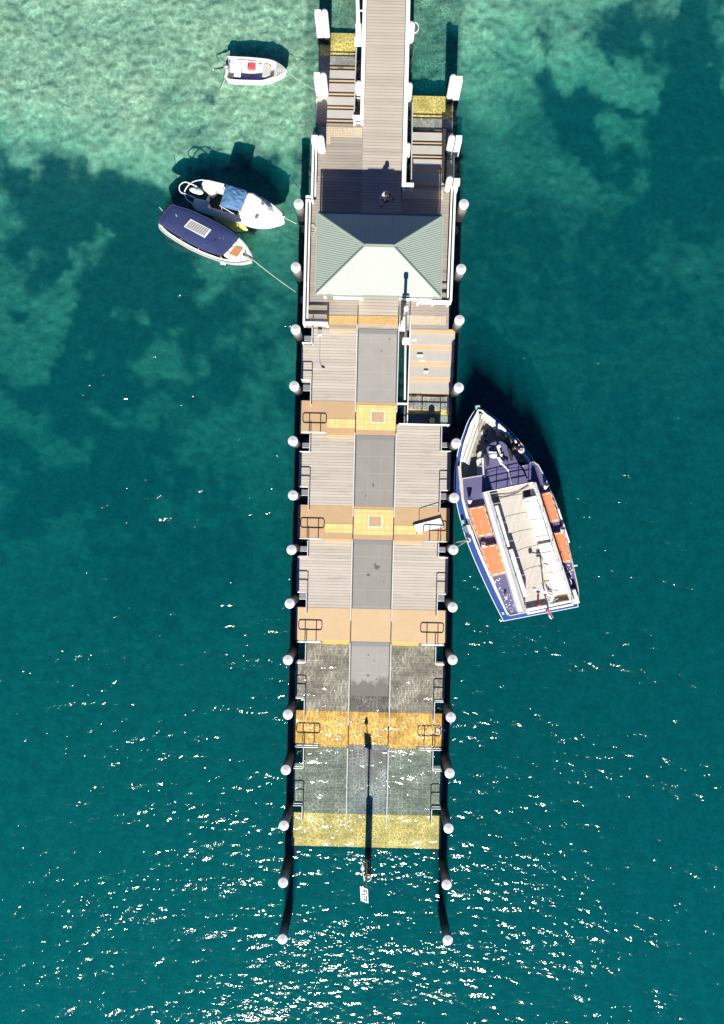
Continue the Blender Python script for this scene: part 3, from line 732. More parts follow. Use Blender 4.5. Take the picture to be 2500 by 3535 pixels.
def notch_rail(s, xin, xout, yh, yend, z, label):
    r = thing('notch_rail', (xin, yh, z), label, 'handrail', 'L-shaped tube rails around the pile notches')
    for h in (.46, .80):
        MB().tube([(xout, yh, z+h), (xin+.06*s, yh, z+h), (xin, yh-.06*math.copysign(1, yh-yend), z+h), (xin, yend, z+h)], .023, 8).obj('rail', M['rail_white'], r, smooth=True)
    for x, y in ((xout, yh), (xin, yh-.02*math.copysign(1, yh-yend)), (xin, (yh+yend)/2), (xin, yend)):
        MB().tube([(x,y,z-.1),(x,y,z+.80)], .023, 8).obj('post', M['rail_white'], r, smooth=True)
cnt = {'left': 0, 'right': 0}
for k in range(5):
    z = LZ[k]
    for s, n, side in ((-1, NOTCH_L[k], 'left'), (1, NOTCH_R[k], 'right')):
        if n is None: continue
        xin, xout, uu = (NL+.04, XL+.10, 1060) if s < 0 else (NR-.04, XR-.10, 1510)
        for j in (0, 1):
            if k == 1 and s > 0 and j == 0:
                pass
            cnt[side] += 1
            i = cnt[side]
            lab = f'L-shaped tube rail around a pile notch, {ORD[i-1]} from shelter along {side} edge'
            if j == 0: notch_rail(s, xin, xout, YV(n[0][1], z, uu)-.03, (tops[k] if not (k == 1 and s > 0) else YV(1467, z, 1510))-.1, z, lab)
            else: notch_rail(s, xin, xout, YV(n[1][0], z, uu)+.03, LY[k][0]-.25, z, lab)
# ramp handrails
for k in range(5):
    for s, x, side in ((-1, LA, 'left'), (1, LB, 'right')):
        ya, yb = tops[k]+.03, LY[k][0]-.5
        za, zb = zt[k], LZ[k]
        desc = ['uppermost ramp below the shelter','second ramp, between the two tiled landings','third ramp above the plain tan landing','half-flooded fourth ramp','fully submerged lowest ramp'][k]
        r = thing('ramp_handrail', (x, ya, za), f'thin tube handrail, {side} side of the {desc}', 'handrail', 'handrails along the ramps')
        MB().tube([(x, ya, za+.88), (x, LY[k][0], zb+.88), (x, yb, zb+.88)], .024, 8).obj('rail', M['rail_white'], r, smooth=True)
        MB().tube([(x, ya, za+.48), (x, LY[k][0], zb+.48), (x, yb, zb+.48)], .018, 8).obj('rail', M['rail_white'], r, smooth=True)
        for f in (0, .33, .66, 1):
            y = ya + (yb-ya)*f; zz = za + (zb-za)*min(1, max(0, (ya-y)/(ya-LY[k][0])))
            MB().tube([(x,y,zz-.05),(x,y,zz+.88)], .022, 8).obj('post', M['rail_white'], r, smooth=True)
# flat-bar side rails of the stairs
def stair_rail(x, pts, label):
    r = thing('stair_rail', (x, pts[0][0], pts[0][1]), label, 'handrail', 'slim white rails beside the stairs')
    MB().tube([(x, y, z+.85) for y, z in pts], .03, 8).obj('rail', M['rail_white'], r, smooth=True)
    MB().tube([(x, y, z+.45) for y, z in pts], .022, 8).obj('rail', M['rail_white'], r, smooth=True)
    for y, z in pts: MB().tube([(x, y, z-.05), (x, y, z+.85)], .025, 8).obj('post', M['rail_white'], r, smooth=True)
stair_rail(1.62, [(DY+.55, D0), (DY-1.3, .6), (DY-2.9, .2), (DY-4.7, -.1)], 'white rail beside the gap left of the tan striped stairs')
stair_rail(1.50, [(YNR+.1, D0-.1), (YNR+1.4, .5), (YNR+2.8, .2), (YNR+4.4, -.3)], 'white rail on the walkway side of the right-hand stairs')
stair_rail(-1.44, [(YN+.1, D0-.1), (YN+1.4, .5), (YN+2.8, .2), (YN+4.3, -.3)], 'white rail on the walkway side of the left-hand stairs')
stair_rail_y = YV(1467, LZ[1], 1450)
r = thing('guard_rail', (2.4, stair_rail_y, LZ[1]), 'straight white rail across the shore end of the right-hand platform', 'handrail')
for h in (.45, .82): MB().tube([(1.2, stair_rail_y-.03, LZ[1]+h), (3.72, stair_rail_y-.03, LZ[1]+h)], .028, 8).obj('rail', M['rail_white'], r, smooth=True)
for x in (1.2, 2.4, 3.72): MB().tube([(x, stair_rail_y-.03, LZ[1]-.1), (x, stair_rail_y-.03, LZ[1]+.82)], .028, 8).obj('post', M['rail_white'], r, smooth=True)

# ------------------------------------------------------------------ lamps, beacon, small deck things
b = P(1392,1130,D0)
r = thing('lamp_post', b, 'white lamp post with long arm in front of the shelter', 'lamp post')
MB().box(b.x-.2,b.x+.2,b.y-.2,b.y+.2,D0+.003,D0+.03).obj('base_plate', M['white'], r)
MB().tube([b+Vector((0,0,.03)), b+Vector((0,0,1.4))], .16, 16, r1=.13).obj('sleeve', M['white'], r, smooth=True)
MB().tube([b+Vector((0,0,1.4)), b+Vector((0,0,4.45))], .09, 14, r1=.075).obj('pole', M['white'], r, smooth=True)
MB().lathe(b+Vector((0,0,4.45)), [(.11,-.25),(.115,.02),(.09,.06),(.004,.07)], 16).obj('pole_cap', M['white'], r, smooth=True)
ad_ = P(1402,1180,D0+4.2) - (b+Vector((0,0,4.2)))
MB().tube([b+Vector((0,0,4.2)), b+Vector((0,0,4.2))+ad_*.92], .05, 10).obj('arm', M['grey_metal'], r, smooth=True)
h = b+Vector((0,0,4.2))+ad_
lm = MB().prism([h+Vector((x,y,.06)) for x,y in ((-.17,-.13),(.17,-.13),(.19,.0),(.15,.2),(-.15,.2),(-.19,.0))], h.z-.08).obj('lamp_head', M['white'], r, bevel=.02)
MB().ball(h+Vector((0,.05,-.085)), .1, 12, 6, (1.1,1.1,.4)).obj('diffuser', M['grey_seat'], lm, smooth=True)
b = P(1239,140,D0)
r = thing('lamp_post', b, 'white lamp post beside the far left of the walkway, at photo top', 'lamp post')
MB().box(b.x-.22,b.x+.22,b.y-.2,b.y+.2,D0-.2,D0+.02).obj('base_plate', M['white'], r)
MB().tube([b+Vector((0,0,.0)), b+Vector((0,0,1.5))], .17, 16, r1=.15).obj('sleeve', M['white'], r, smooth=True)
MB().tube([b+Vector((0,0,1.5)), b+Vector((0,0,4.8))], .105, 14, r1=.08).obj('pole', M['white'], r, smooth=True)
MB().tube([b+Vector((0,0,4.6)), b+Vector((1.0,-.35,4.75))], .045, 10).obj('arm', M['white'], r, smooth=True)
MB().tube([b+Vector((0,.1,2.6)), b+Vector((.24,.1,2.6))], .04, 10).obj('bracket', M['white'], r, smooth=True)
lm = MB().box(b.x+.95,b.x+1.35,b.y-.5,b.y-.2,b.z+4.7,b.z+4.84).obj('lamp_head', M['white'], r, bevel=.03)

# end pile with beacon
c = P(1270,3031,2.16)
r = thing('beacon_pile', (c.x,c.y,0), 'black open-topped tube pile beyond the submerged end of the wharf', 'pile')
MB().lathe((c.x,c.y,0), [(.17,-7),(.17,2.16)], 20).obj('shaft', M['black_rubber'], r, smooth=True)
MB().lathe((c.x,c.y,0), [(.172,2.10),(.182,2.165),(.150,2.17),(.150,2.12)], 24).obj('rim', M['rail_white'], r, smooth=True)
MB().box(c.x-.02,c.x+.10,c.y+.0,c.y+.10,2.1705,2.20).obj('fixing_plate', M['grey_seat'], r)
m0 = Vector((c.x-.07, c.y+.25, .65))
r = thing('beacon', m0, 'grey beacon mast with flat panel and lantern arm on black pile', 'beacon')
MB().tube([m0, m0+Vector((0,0,3.85))], .05, 12).obj('mast', M['grey_metal'], r, smooth=True)
for z in (.9, 1.75): MB().box(m0.x-.05,m0.x+.16,m0.y-.1,m0.y+.065,z,z+.06).obj('clamp', M['grey_metal'], r, bevel=.01)
t0 = m0+Vector((0,0,3.85))
pc = P(1257.5,3089,4.56)
def quad4(cs, dz): return [Vector((x,y,z+dz)) for x,y,z in cs]
pq = [P(1243,3060,4.6), P(1270,3070,4.6), P(1272,3119,4.52), P(1246,3110,4.52)]
panel = MB().hexa(quad4(pq,-.03), pq).obj('panel', M['white_gloss'], r, bevel=.004)
def bil(a, b_): return (pq[0]*(1-a)+pq[1]*a)*(1-b_) + (pq[3]*(1-a)+pq[2]*a)*b_ + Vector((0,0,.004))
for a0,a1,rows in ((.70,.86,((.06,.20),(.22,.32),(.34,.41),(.50,.60),(.62,.70),(.72,.80),(.82,.90))), (.40,.66,((.12,.20),(.23,.29),(.42,.52),(.60,.66),(.74,.82),(.85,.89))), (.16,.36,((.18,.24),(.44,.50),(.52,.55),(.66,.69)))):
    mb = MB()
    for r0,r1 in rows: mb.hexa([bil(a0,r0),bil(a1,r0),bil(a1,r1),bil(a0,r1)], [q+Vector((0,0,.003)) for q in (bil(a0,r0),bil(a1,r0),bil(a1,r1),bil(a0,r1))])
    mb.obj('printed_panel', M['navy'], panel)
le = P(1252,3004,4.4)
MB().tube([t0+Vector((0,-.02,-.1)), le], .022, 8).obj('arm', M['rail_white'], r, smooth=True)
dirn = (le-t0).normalized()
MB().lathe(le, [(.06,0),(.105,.05),(.10,.12),(.055,.26),(.004,.34)], 16, (0,1,.1)).obj('lantern', M['white_gloss'], r, smooth=True)

# gangplank lying across the rail foot of the second landing
z = LZ[1]
gp = [P(1428.5,1812,z+.13), P(1522,1790,z+.17), P(1532,1818,z+.17), P(1440,1840,z+.13)]
r = thing('gangplank', (gp[0].x,gp[0].y,z), 'white boarding plank lying askew on the second tan landing', 'gangplank')
MB().hexa(quad4(gp,-.06), gp).obj('board', M['white'], r, bevel=.01)
e0, e1 = gp[0]*.8+gp[1]*.2, gp[1]*.98+gp[0]*.02
MB().tube([e0, e0+Vector((0,.02,.42)), e0+Vector((.06,.02,.47)), e1+Vector((-.06,.02,.47)), e1+Vector((0,.02,.42)), e1], .017, 8).obj('side_rail', M['steel'], r, smooth=True)
for q in gp[:2]+gp[2:]: MB().box(q.x-.04,q.x+.04,q.y-.04,q.y+.04,z+.002,q.z-.065).obj('foot', M['black_rubber'], r)
# power box and hose
c = P(1104,1147,.9)
r = thing('service_box', (c.x,c.y,LZ[0]), 'small grey service box at the top of the left-hand platform', 'service box')
MB().box(c.x-.1,c.x+.1,c.y-.12,c.y+.1,LZ[0],LZ[0]+.3).obj('housing', M['white'], r, bevel=.012)
MB().prism([(c.x-.11,c.y-.13,LZ[0]+.31),(c.x+.11,c.y-.13,LZ[0]+.31),(c.x+.11,c.y+.11,LZ[0]+.36),(c.x-.11,c.y+.11,LZ[0]+.36)], LZ[0]+.302).obj('lid', M['grey_metal'], r)
hz = LZ[0]+.02
o = MB().tube([P(1105,1160,hz), P(1105,1185,hz), P(1104,1215,hz), P(1104,1240,hz), P(1106,1255,hz), P(1110,1264,hz), P(1116,1269,hz)], .013, 6).obj('hose', M['grey_metal'], None, P(1105,1160,hz), smooth=True)
tag(o, 'thin grey hose trailing down the boards from the service box', 'hose')
o = MB().tube([P(1110,1266,hz+.02), P(1121,1270,hz+.02)], .03, 8).obj('hose_nozzle', M['black_rubber'], None, P(1112,1268,hz)); tag(o, 'dark hose nozzle lying at the end of the grey hose', 'nozzle')
# bin-like items on the fence and rope coils
for (u,v,lab) in ((1078,590,'dark tangle of rope and gear hung on the left deck fence'),):
    c = P(u,v,1.4); mb = MB()
    for k in range(5):
        mb.tube([c+Vector((.12*math.cos(t_+k)+.03*k-.06, .22*math.sin(t_)+.05*k-.1, .03*math.sin(3*t_)+.03*k)) for t_ in np.linspace(0,2*math.pi,16)[:-1]], .022, 6, True)
    tag(mb.obj('rope_coil', M['black_rubber'], None, c, smooth=True), lab, 'rope')
c = P(1080,795,D0+.03); mb = MB()
for k in range(4):
    mb.tube([c+Vector(((.10+.02*k)*math.cos(t_)+.03*math.sin(2*t_+k), (.24-.03*k)*math.sin(t_)+.08*k-.1, .012*k)) for t_ in np.linspace(0,2*math.pi,20)[:-1]], .013, 6, True)
tag(mb.obj('rope_coil', M['rope'], None, c, smooth=True), 'loose pale rope coil on the deck beside the left fence', 'rope')
c = P(1508,634,D0+.05)
tag(MB().tube([c+Vector((.33*math.cos(t_)+.0, .09*math.sin(t_), 0)) for t_ in np.linspace(0,2*math.pi,24)[:-1]], .012, 6, True).obj('rope_loop', M['rope'], None, c, smooth=True), 'thin pale rope loop at the top of the right-hand stairs', 'rope')

# ================================================================== boats
def ZP(ox, oy, k): return lambda x, y, z: P(ox + x/k, oy + y/k, z)
FZ, BZ, DZ = ZP(1520,1350,2.7016), ZP(500,580,2.7067), ZP(700,130,4.06)

def ccw(pts):
    ar = sum(pts[i].x*pts[(i+1)%len(pts)].y - pts[(i+1)%len(pts)].x*pts[i].y for i in range(len(pts)))
    return list(pts) if ar > 0 else list(pts)[::-1]
def inset(pts, d0_, dz=0.0):
    pts = ccw(pts); n = len(pts); out = []
    for i, p in enumerate(pts):
        a = (p - pts[i-1]); b_ = (pts[(i+1)%n] - p); a.z = b_.z = 0
        a.normalize(); b_.normalize()
        n1 = Vector((-a.y, a.x, 0)); n2 = Vector((-b_.y, b_.x, 0)); m = n1+n2
        if m.length < 1e-6: m = n1
        m.normalize(); d = d0_(p) if callable(d0_) else d0_; k = d/max(.45, m.dot(n1))
        out.append(p + m*k + Vector((0,0,dz)))
    return out
def refine(pts, n=2):
    """Chaikin corner cutting, kept light, for soft plan outlines"""
    for _ in range(n):
        q = []
        for i in range(len(pts)):
            a, b_ = pts[i], pts[(i+1)%len(pts)]
            q += [a*.82+b_*.18, a*.18+b_*.82]
        pts = q
    return pts
def shell(outer, rim, zf, zk, keel=.25, flare=0.0):
    """open hull: outer skin down to the keel, flat rim, inner walls and a sole"""
    o = ccw(outer); n = len(o); i_ = inset(o, rim)
    w = [Vector((p.x,p.y,.05)) for p in inset(o, flare)] if flare else [Vector((p.x,p.y,.05)) for p in o]
    k = [Vector((p.x,p.y,zk)) for p in inset(o, keel)]; f = [Vector((p.x,p.y,zf)) for p in inset(o, (lambda q: rim(q)*1.08) if callable(rim) else rim+.02)]
    vs = k + w + o + i_ + f; fs = [list(range(n))[::-1], [4*n+j for j in range(n)]]
    for s_ in range(4):
        for j in range(n): fs.append((s_*n+j, s_*n+(j+1)%n, (s_+1)*n+(j+1)%n, (s_+1)*n+j))
    return MB().add(vs, fs)
def ringcap(outer, w, h):
    o = ccw(outer); n = len(o); i_ = inset(o, w); up = Vector((0,0,h))
    vs = o + [p+up for p in o] + [p+up for p in i_] + i_; fs = []
    for s_ in range(4):
        for j in range(n): fs.append((s_*n+j, s_*n+(j+1)%n, ((s_+1)%4)*n+(j+1)%n, ((s_+1)%4)*n+j))
    return MB().add(vs, fs)
def loft(top, bot):
    t_, b_ = ccw(top), ccw(bot)
    return MB().prism(t_, b_)
def pz(fn, pts, z): return [fn(x, y, z) for x, y in pts]

def sm(pts, n=5):
    pts = [Vector(p) for p in pts]; out_ = []
    for i in range(len(pts)-1):
        p0, p1, p2, p3 = pts[max(0,i-1)], pts[i], pts[i+1], pts[min(len(pts)-1,i+2)]
        for k in range(n):
            t_ = k/n; out_.append(.5*((2*p1)+(p2-p0)*t_+(2*p0-5*p1+4*p2-p3)*t_*t_+(3*p1-p0-3*p2+p3)*t_**3))
    return out_+[pts[-1]]
# ------------------------------------------------------------------ dinghy
c = DZ(700,440,0)
dg = thing('dinghy', c, 'small white open dinghy with outboard tied to the left-hand stairs', 'dinghy')
out = [(322,300),(335,265),(370,258),(500,263),(640,270),(800,284),(930,300),(1010,325),(1090,372),(1150,425),(1180,472),(1140,505),(1060,550),(960,590),(860,622),(800,628),(560,622),(400,612),(340,600),(300,548),(318,500),(330,400)]
O = refine([DZ(x,y,.46+.10*smooth(700,1180,x)) for x,y in out], 1)
shell(O, .12, .07, -.16, .22, .05).obj('hull', M['white_gloss'], dg, bevel=.012)
MB().prism(pz(DZ, [(545,345),(860,360),(990,390),(985,560),(800,575),(560,570),(530,560)], .085), .075).obj('floor', M['pale_floor'], dg)
MB().prism(pz(DZ, [(470,338),(552,345),(530,548),(432,540)], .37), .30).obj('seat', M['white'], dg, bevel=.02)
MB().prism(pz(DZ, [(850,362),(930,368),(960,408),(942,552),(830,545)], .37), .30).obj('seat', M['grey_seat'], dg, bevel=.02)
mb = MB()
for i in range(10):
    a, b_ = 535+30*i, 535+30*(i+1); f = lambda q: 500+16*math.sin((q-535)/300*math.pi)
    mb.hexa([DZ(a,f(a),.12),DZ(b_,f(b_),.12),DZ(b_,584,.12),DZ(a,582,.12)], [DZ(a,f(a),.14),DZ(b_,f(b_),.14),DZ(b_,588,.42),DZ(a,586,.42)])
mb.obj('side_tarp', M['blue_tarp'], dg)
MB().prism(pz(DZ, [(430,548),(520,552),(510,580),(420,572)], .2), .09).obj('side_tarp', M['blue_tarp'], dg)
fd = MB().prism([DZ(x,y,.565) for x,y in [(1025,345),(1090,385),(1145,430),(1165,472),(1125,497),(1055,540),(990,570)]], .45).obj('foredeck', M['grey_seat'], dg, bevel=.01)
mb = MB()
for x, ya, yb in ((1055,365,425),(1085,385,430),(1115,405,440),(1050,485,540),(1080,480,525),(1110,475,505)):
    mb.prism(pz(DZ, [(x,ya),(x+6,ya),(x-2,yb),(x-8,yb)], .573), .5665)
mb.obj('slot', M['dark'], fd)
MB().tube([DZ(480,303,.48), DZ(700,318,.48), DZ(920,352,.49)], .014, 6).obj('oar', M['brown'], dg, smooth=True)
MB().tube([DZ(478,330,.42), DZ(700,340,.42), DZ(900,356,.42)], .012, 6).obj('oar', M['steel'], dg, smooth=True)
ob = MB().ball(DZ(330,405,.62), .14, 14, 10, (1.25,.85,1)).obj('outboard_motor', M['grey_metal'], dg, smooth=True)
MB().tube([DZ(300,415,.5), DZ(230,428,.42), DZ(165,434,.30)], .05, 8, r1=.035).obj('leg', M['black_rubber'], ob, smooth=True)
mb = MB()
for k in range(3):
    t_ = 2.1*k; q = DZ(150,436,.28); mb.ball(q+Vector((.0,.06*math.cos(t_),.06*math.sin(t_))), .06, 8, 6, (.4,1,1))
mb.obj('propeller', M['white'], ob, smooth=True)
MB().tube([DZ(350,440,.6), DZ(385,465,.62), DZ(420,470,.6)], .018, 8).obj('tiller', M['black_rubber'], ob, smooth=True)
mb = MB().tube([DZ(340,290,.5), DZ(352,350,.52), DZ(365,400,.5)], .03, 8); mb.tube([DZ(372,300,.49),DZ(385,370,.5),DZ(380,430,.5)], .015, 6)
mb.obj('fuel_line', M['black_rubber'], dg, smooth=True)
q = DZ(680,385,.09)
tk = thing('fuel_tank', q, 'red plastic fuel tank on the floor of the white dinghy', 'fuel tank')
MB().prism(pz(DZ, [(630,345),(738,350),(730,430),(622,422)], .33), .09).obj('body', M['red'], tk, bevel=.03)
MB().lathe(DZ(640,380,.33), [(.03,-.01),(.03,.04),(.02,.05)], 12).obj('cap', M['black_rubber'], tk)
q = DZ(816,385,.09)
bk = MB().lathe(q, [(.075,0),(.10,.26),(.108,.265),(.095,.26),(.07,.02)], 18).obj('bucket', M['white'], None, q, smooth=True); tag(bk, 'small round white bucket inside the white dinghy', 'bucket')

# ------------------------------------------------------------------ cabin boat with blue bimini
c = BZ(900,330,0)
cb = thing('cabin_boat', c, 'white cabin motorboat with crumpled blue bimini and grey outboard', 'motorboat')
ZS = .78
outc = [(600,240),(522,174),(540,128),(556,108),(600,112),(760,150),(950,207),(1080,262),(1190,330),(1270,400),(1308,452),(1300,488),(1240,512),(1150,533),(1080,537),(1000,528),(900,500),(760,458),(600,408),(470,366),(443,346),(452,312),(468,280),(572,302)]
W_ = {p: BZ(p[0],p[1],ZS) for p in outc}
full = [W_[p] for p in outc]
low = inset(refine(full, 1), .03)
loft([Vector((p.x,p.y,.2)) for p in low], [Vector((p.x,p.y,-.3)) for p in inset(refine(full, 1), .25)]).obj('hull', M['white_gloss'], cb)
MB().prism([BZ(x,y,.215) for x,y in [(600,262),(665,205),(745,232),(760,300),(900,330),(860,440),(735,400),(605,362),(585,320)]], .202).obj('cockpit_floor', paint('painted_cockpit_shade', (.018,.035,.035), .9, .3, 9), cb)  # the bimini's shade painted into the floor as a near-black green
MB().prism([W_[(600,240)],W_[(522,174)],W_[(540,128)],W_[(556,108)],W_[(600,112)],W_[(760,150)],W_[(950,207)],BZ(942,240,ZS),BZ(748,200,ZS),BZ(690,183,ZS),BZ(668,190,ZS),BZ(655,222,ZS),BZ(615,248,ZS)], .203).obj('gunwale', M['white_gloss'], cb, bevel=.015)
MB().prism([W_[(468,280)],W_[(452,312)],W_[(443,346)],W_[(470,366)],W_[(600,408)],W_[(760,458)],W_[(900,500)],BZ(905,470,ZS),BZ(760,425,ZS),BZ(640,388,ZS),BZ(585,368,ZS),BZ(602,330,ZS),BZ(590,306,ZS),W_[(572,302)]], .203).obj('gunwale', M['white_gloss'], cb, bevel=.015)
MB().prism([BZ(x,y,.5) for x,y in [(572,302),(590,306),(612,250),(600,240)]], .203).obj('transom', M['white'], cb)
fdp = [(950,209),(1080,263),(1190,331),(1269,401),(1306,452),(1298,487),(1239,511),(1150,532),(1080,536),(1000,527),(905,500),(880,470),(905,380)]
MB().prism(refine([BZ(x,y,ZS+.06) for x,y in fdp], 2), .203).obj('foredeck', M['white_gloss'], cb, bevel=.03)
cab = loft([BZ(x,y,1.2) for x,y in [(965,232),(1010,236),(1090,292),(1140,350),(1150,395),(1120,430),(1050,452),(960,440),(880,405),(915,320)]], [BZ(x,y,ZS+.05) for x,y in [(962,222),(1020,230),(1130,300),(1200,370),(1215,420),(1180,460),(1080,485),(960,475),(880,440),(905,330)]]).obj('cabin_top', M['white_gloss'], cb, bevel=.05)
for q in ([(1092,303),(1122,314),(1110,350),(1084,338)], [(1042,430),(1068,440),(1050,475),(1022,462)]):
    MB().prism(pz(BZ, q, 1.235), 1.17).obj('hatch', M['grey_metal'], cab, bevel=.006)
mb = MB().hexa(pz(BZ,[(890,395),(950,235),(958,240),(900,402)],1.2), pz(BZ,[(872,392),(935,228),(942,232),(880,398)],1.68)); mb.obj('windscreen', M['black_glass'], cb)
bim = [(752,172),(778,160),(805,163),(880,190),(960,213),(945,270),(930,330),(905,365),(880,402),(830,392),(760,372),(697,345),(715,300),(735,235)]
ctr = BZ(830,285,1.86); vs_, fs_ = [], []
ringp = refine([BZ(x,y,1.74) for x,y in bim], 2); nb_ = len(ringp)
def bim_pt(a, k):
    p_ = ringp[a]*k + Vector((ctr.x,ctr.y,0))*(1-k); z_ = 1.74 + .10*(1-k*k)
    z_ += (.05*mnoise.noise(Vector((p_.x*5+p_.y*2, p_.y*1.6, 1))) + .075*(.5-abs(mnoise.noise(Vector((p_.x*3.2+p_.y*4, p_.y*3.4-p_.x*2, 4))))))*(.35+.65*min(1,(1-k)*6))
    return Vector((p_.x, p_.y, z_))
lev = [1,.95,.9,.84,.78,.71,.65,.58,.52,.46,.4,.34,.28,.21,.15,.09,.03]
for k in lev:
    for a_ in range(nb_): vs_.append(bim_pt(a_, k))
for i in range(len(lev)-1):
    for a_ in range(nb_): fs_.append((i*nb_+a_, i*nb_+(a_+1)%nb_, (i+1)*nb_+(a_+1)%nb_, (i+1)*nb_+a_))
fs_.append([(len(lev)-1)*nb_+a_ for a_ in range(nb_)])
o = MB().add(vs_, fs_).obj('bimini', M['shade_blue'], cb, smooth=True)
m_ = o.modifiers.new('t','SOLIDIFY'); m_.thickness = .02; o.modifiers.new('s','SUBSURF').render_levels = 2
mb = MB().tube([BZ(700,350,1.72), BZ(735,370,1.3), BZ(850,440,.85)], .02, 8); mb.tube([BZ(715,362,1.7), BZ(725,400,.82)], .016, 8); mb.tube([BZ(765,165,1.72), BZ(762,172,.82)], .016, 8); mb.tube([BZ(875,398,1.72), BZ(905,445,.9)], .016, 8)
mb.obj('bimini_frame', M['rail_white'], cb, smooth=True)
MB().prism(pz(BZ,[(665,195),(748,215),(740,240),(672,225)],.55), .22).obj('side_seat', M['grey_seat'], cb, bevel=.02)
MB().tube([BZ(668,212,.62), BZ(660,232,.6), BZ(628,240,.6)], .035, 8).obj('red_cushion', M['red'], cb, smooth=True)
oc = BZ(482,214,.85)
ob = MB().ball((0,0,0), .2, 20, 12, (1.85,.82,.85)).rot(R(-14)); ob.v = [p+oc for p in ob.v]
ob = ob.obj('outboard_motor', M['white'], cb, smooth=True)
MB().ball((0,0,0), .15, 20, 10, (1.5,.95,.6)).rot(R(-14)).add([],[]).obj
cv = MB().ball((0,0,0), .15, 20, 10, (1.35,.95,.6)).rot(R(-14)); cv.v = [p+oc+Vector((.13,-.03,.13)) for p in cv.v]; cv.obj('cowling_cover', M['grey_seat'], ob, smooth=True)
MB().tube([oc+Vector((0,0,-.1)), oc+Vector((-.08,.02,-1.3))], .09, 10, r1=.05).obj('leg', M['grey_metal'], ob, smooth=True)
mb = MB()
for k in range(3): mb.tube([BZ(530+14*k+10*math.cos(t_), 245+16*math.sin(t_)+6*k, .6+.01*k) for t_ in np.linspace(0,6.28,12)[:-1]], .014, 6, True)
mb.obj('control_cable', M['black_rubber'], cb, smooth=True)
MB().tube(sm([BZ(548,109,.8), BZ(480,118,.95), BZ(428,142,1.05), BZ(385,190,1.05), BZ(370,240,1.0), BZ(392,292,.95), BZ(448,335,.8)]), .028, 8).obj('stern_rail', M['white'], cb, smooth=True)
MB().tube(sm([BZ(520,190,.85), BZ(428,145,1.1), BZ(372,131,1.15), BZ(330,157,1.15), BZ(322,195,1.12), BZ(340,228,1.1), BZ(372,240,1.08), BZ(472,278,.85)]), .026, 8).obj('stern_rail', M['white'], cb, smooth=True)
MB().tube([BZ(1285,452,.9), BZ(1312,455,.86)], .045, 8).obj('bow_roller', M['steel'], cb)
mb = MB().tube([BZ(600,420-8,.83), BZ(720,430,.83)], .012, 6); mb.obj('grab_rail', M['steel'], cb)

# ------------------------------------------------------------------ day boat under a navy canopy
c = BZ(520,600,0)
db = thing('day_boat', c, 'white day boat under a long navy canopy carrying a solar panel', 'motorboat')
outd = [(132,540),(142,572),(200,625),(300,690),(420,760),(550,820),(690,870),(800,892),(900,890),(975,874),(1008,856),(1003,820),(965,750),(920,690),(850,632),(770,585),(620,520),(450,445),(300,398),(250,400),(180,455),(140,505)]
D_ = refine([BZ(x,y,.62+.22*smooth(600,1010,x)) for x,y in outd], 1)
shell(D_, .17, .15, -.3, .35, .10).obj('hull', M['white_gloss'], db, bevel=.02)
ringcap(inset(D_, -.02), .06, .04).obj('rubbing_strake', M['grey_seat'], db)
MB().prism(pz(BZ, [(735,812),(800,860),(890,868),(960,850),(985,840),(955,765),(905,700),(860,655),(800,735)], .80), .5).obj('foredeck', M['white_gloss'], db, bevel=.02)
MB().prism([Vector((p.x,p.y,.17)) for p in inset(D_, .25)], .152).obj('floor', M['dark'], db)
cabp = [(200,540),(330,640),(470,725),(620,790),(720,815),(790,735),(850,660),(760,600),(600,530),(420,460),(300,425)]
ringcap([BZ(x,y,.62) for x,y in cabp], .06, .38).obj('cabin_side', M['white'], db)
can = refine([BZ(x,y,1.75) for x,y in [(120,495),(135,455),(225,345),(245,334),(290,340),(440,385),(640,478),(780,556),(850,606),(872,640),(862,662),(745,792),(715,811),(680,806),(560,768),(400,690),(250,592),(150,525)]], 1)
vs_, fs_ = [], []; nb_ = len(can); cc = sum(can, Vector())/nb_
lv = [(1,-.10),(1.0,0),(.94,.05),(.75,.10),(.5,.13),(.2,.15)]
for k, dz in lv:
    for p_ in can: q_ = cc+(p_-cc)*k; q_.z = 1.70+dz; vs_.append(q_)
for i in range(len(lv)-1):
    for a_ in range(nb_): fs_.append((i*nb_+a_, i*nb_+(a_+1)%nb_, (i+1)*nb_+(a_+1)%nb_, (i+1)*nb_+a_))
fs_ += [[(len(lv)-1)*nb_+a_ for a_ in range(nb_)], [a_ for a_ in range(nb_)][::-1]]
canopy = MB().add(vs_, fs_).obj('canopy', M['navy'], db, smooth=True)
MB().tube([p_+Vector((0,0,-.07)) for p_ in inset(can, -.012)], .02, 6, True).obj('piping', M['black_rubber'], canopy, smooth=True)
MB().tube([p_+Vector((0,0,-.04)) for p_ in inset(can, .07, .065)], .010, 6, True).obj('seam', paint('faded_seam', (.06,.085,.2), .8), canopy)
sp = pz(BZ, [(430,475),(620,575),(560,650),(365,545)], 1.88)
pn = MB().prism(sp, 1.84).obj('solar_panel', M['white'], db)
sp2 = [p_*.94+(sum(sp,Vector())/4)*.06 for p_ in sp]; ce = sum(sp,Vector())/4
sp3 = [Vector((ce.x+(p_.x-ce.x)*.9, ce.y+(p_.y-ce.y)*.86, 1.8835)) for p_ in sp]
mb = MB()
for i in range(9):
    a_, b_ = i/9+.008, (i+1)/9-.008
    mb.add([sp3[0].lerp(sp3[1],a_), sp3[0].lerp(sp3[1],b_), sp3[3].lerp(sp3[2],b_), sp3[3].lerp(sp3[2],a_)], [(0,1,2,3)])
o = mb.obj('solar_cell', paint('grey_solar_cell', (.27,.28,.28), .35, .2, 12), pn)
mb = MB()
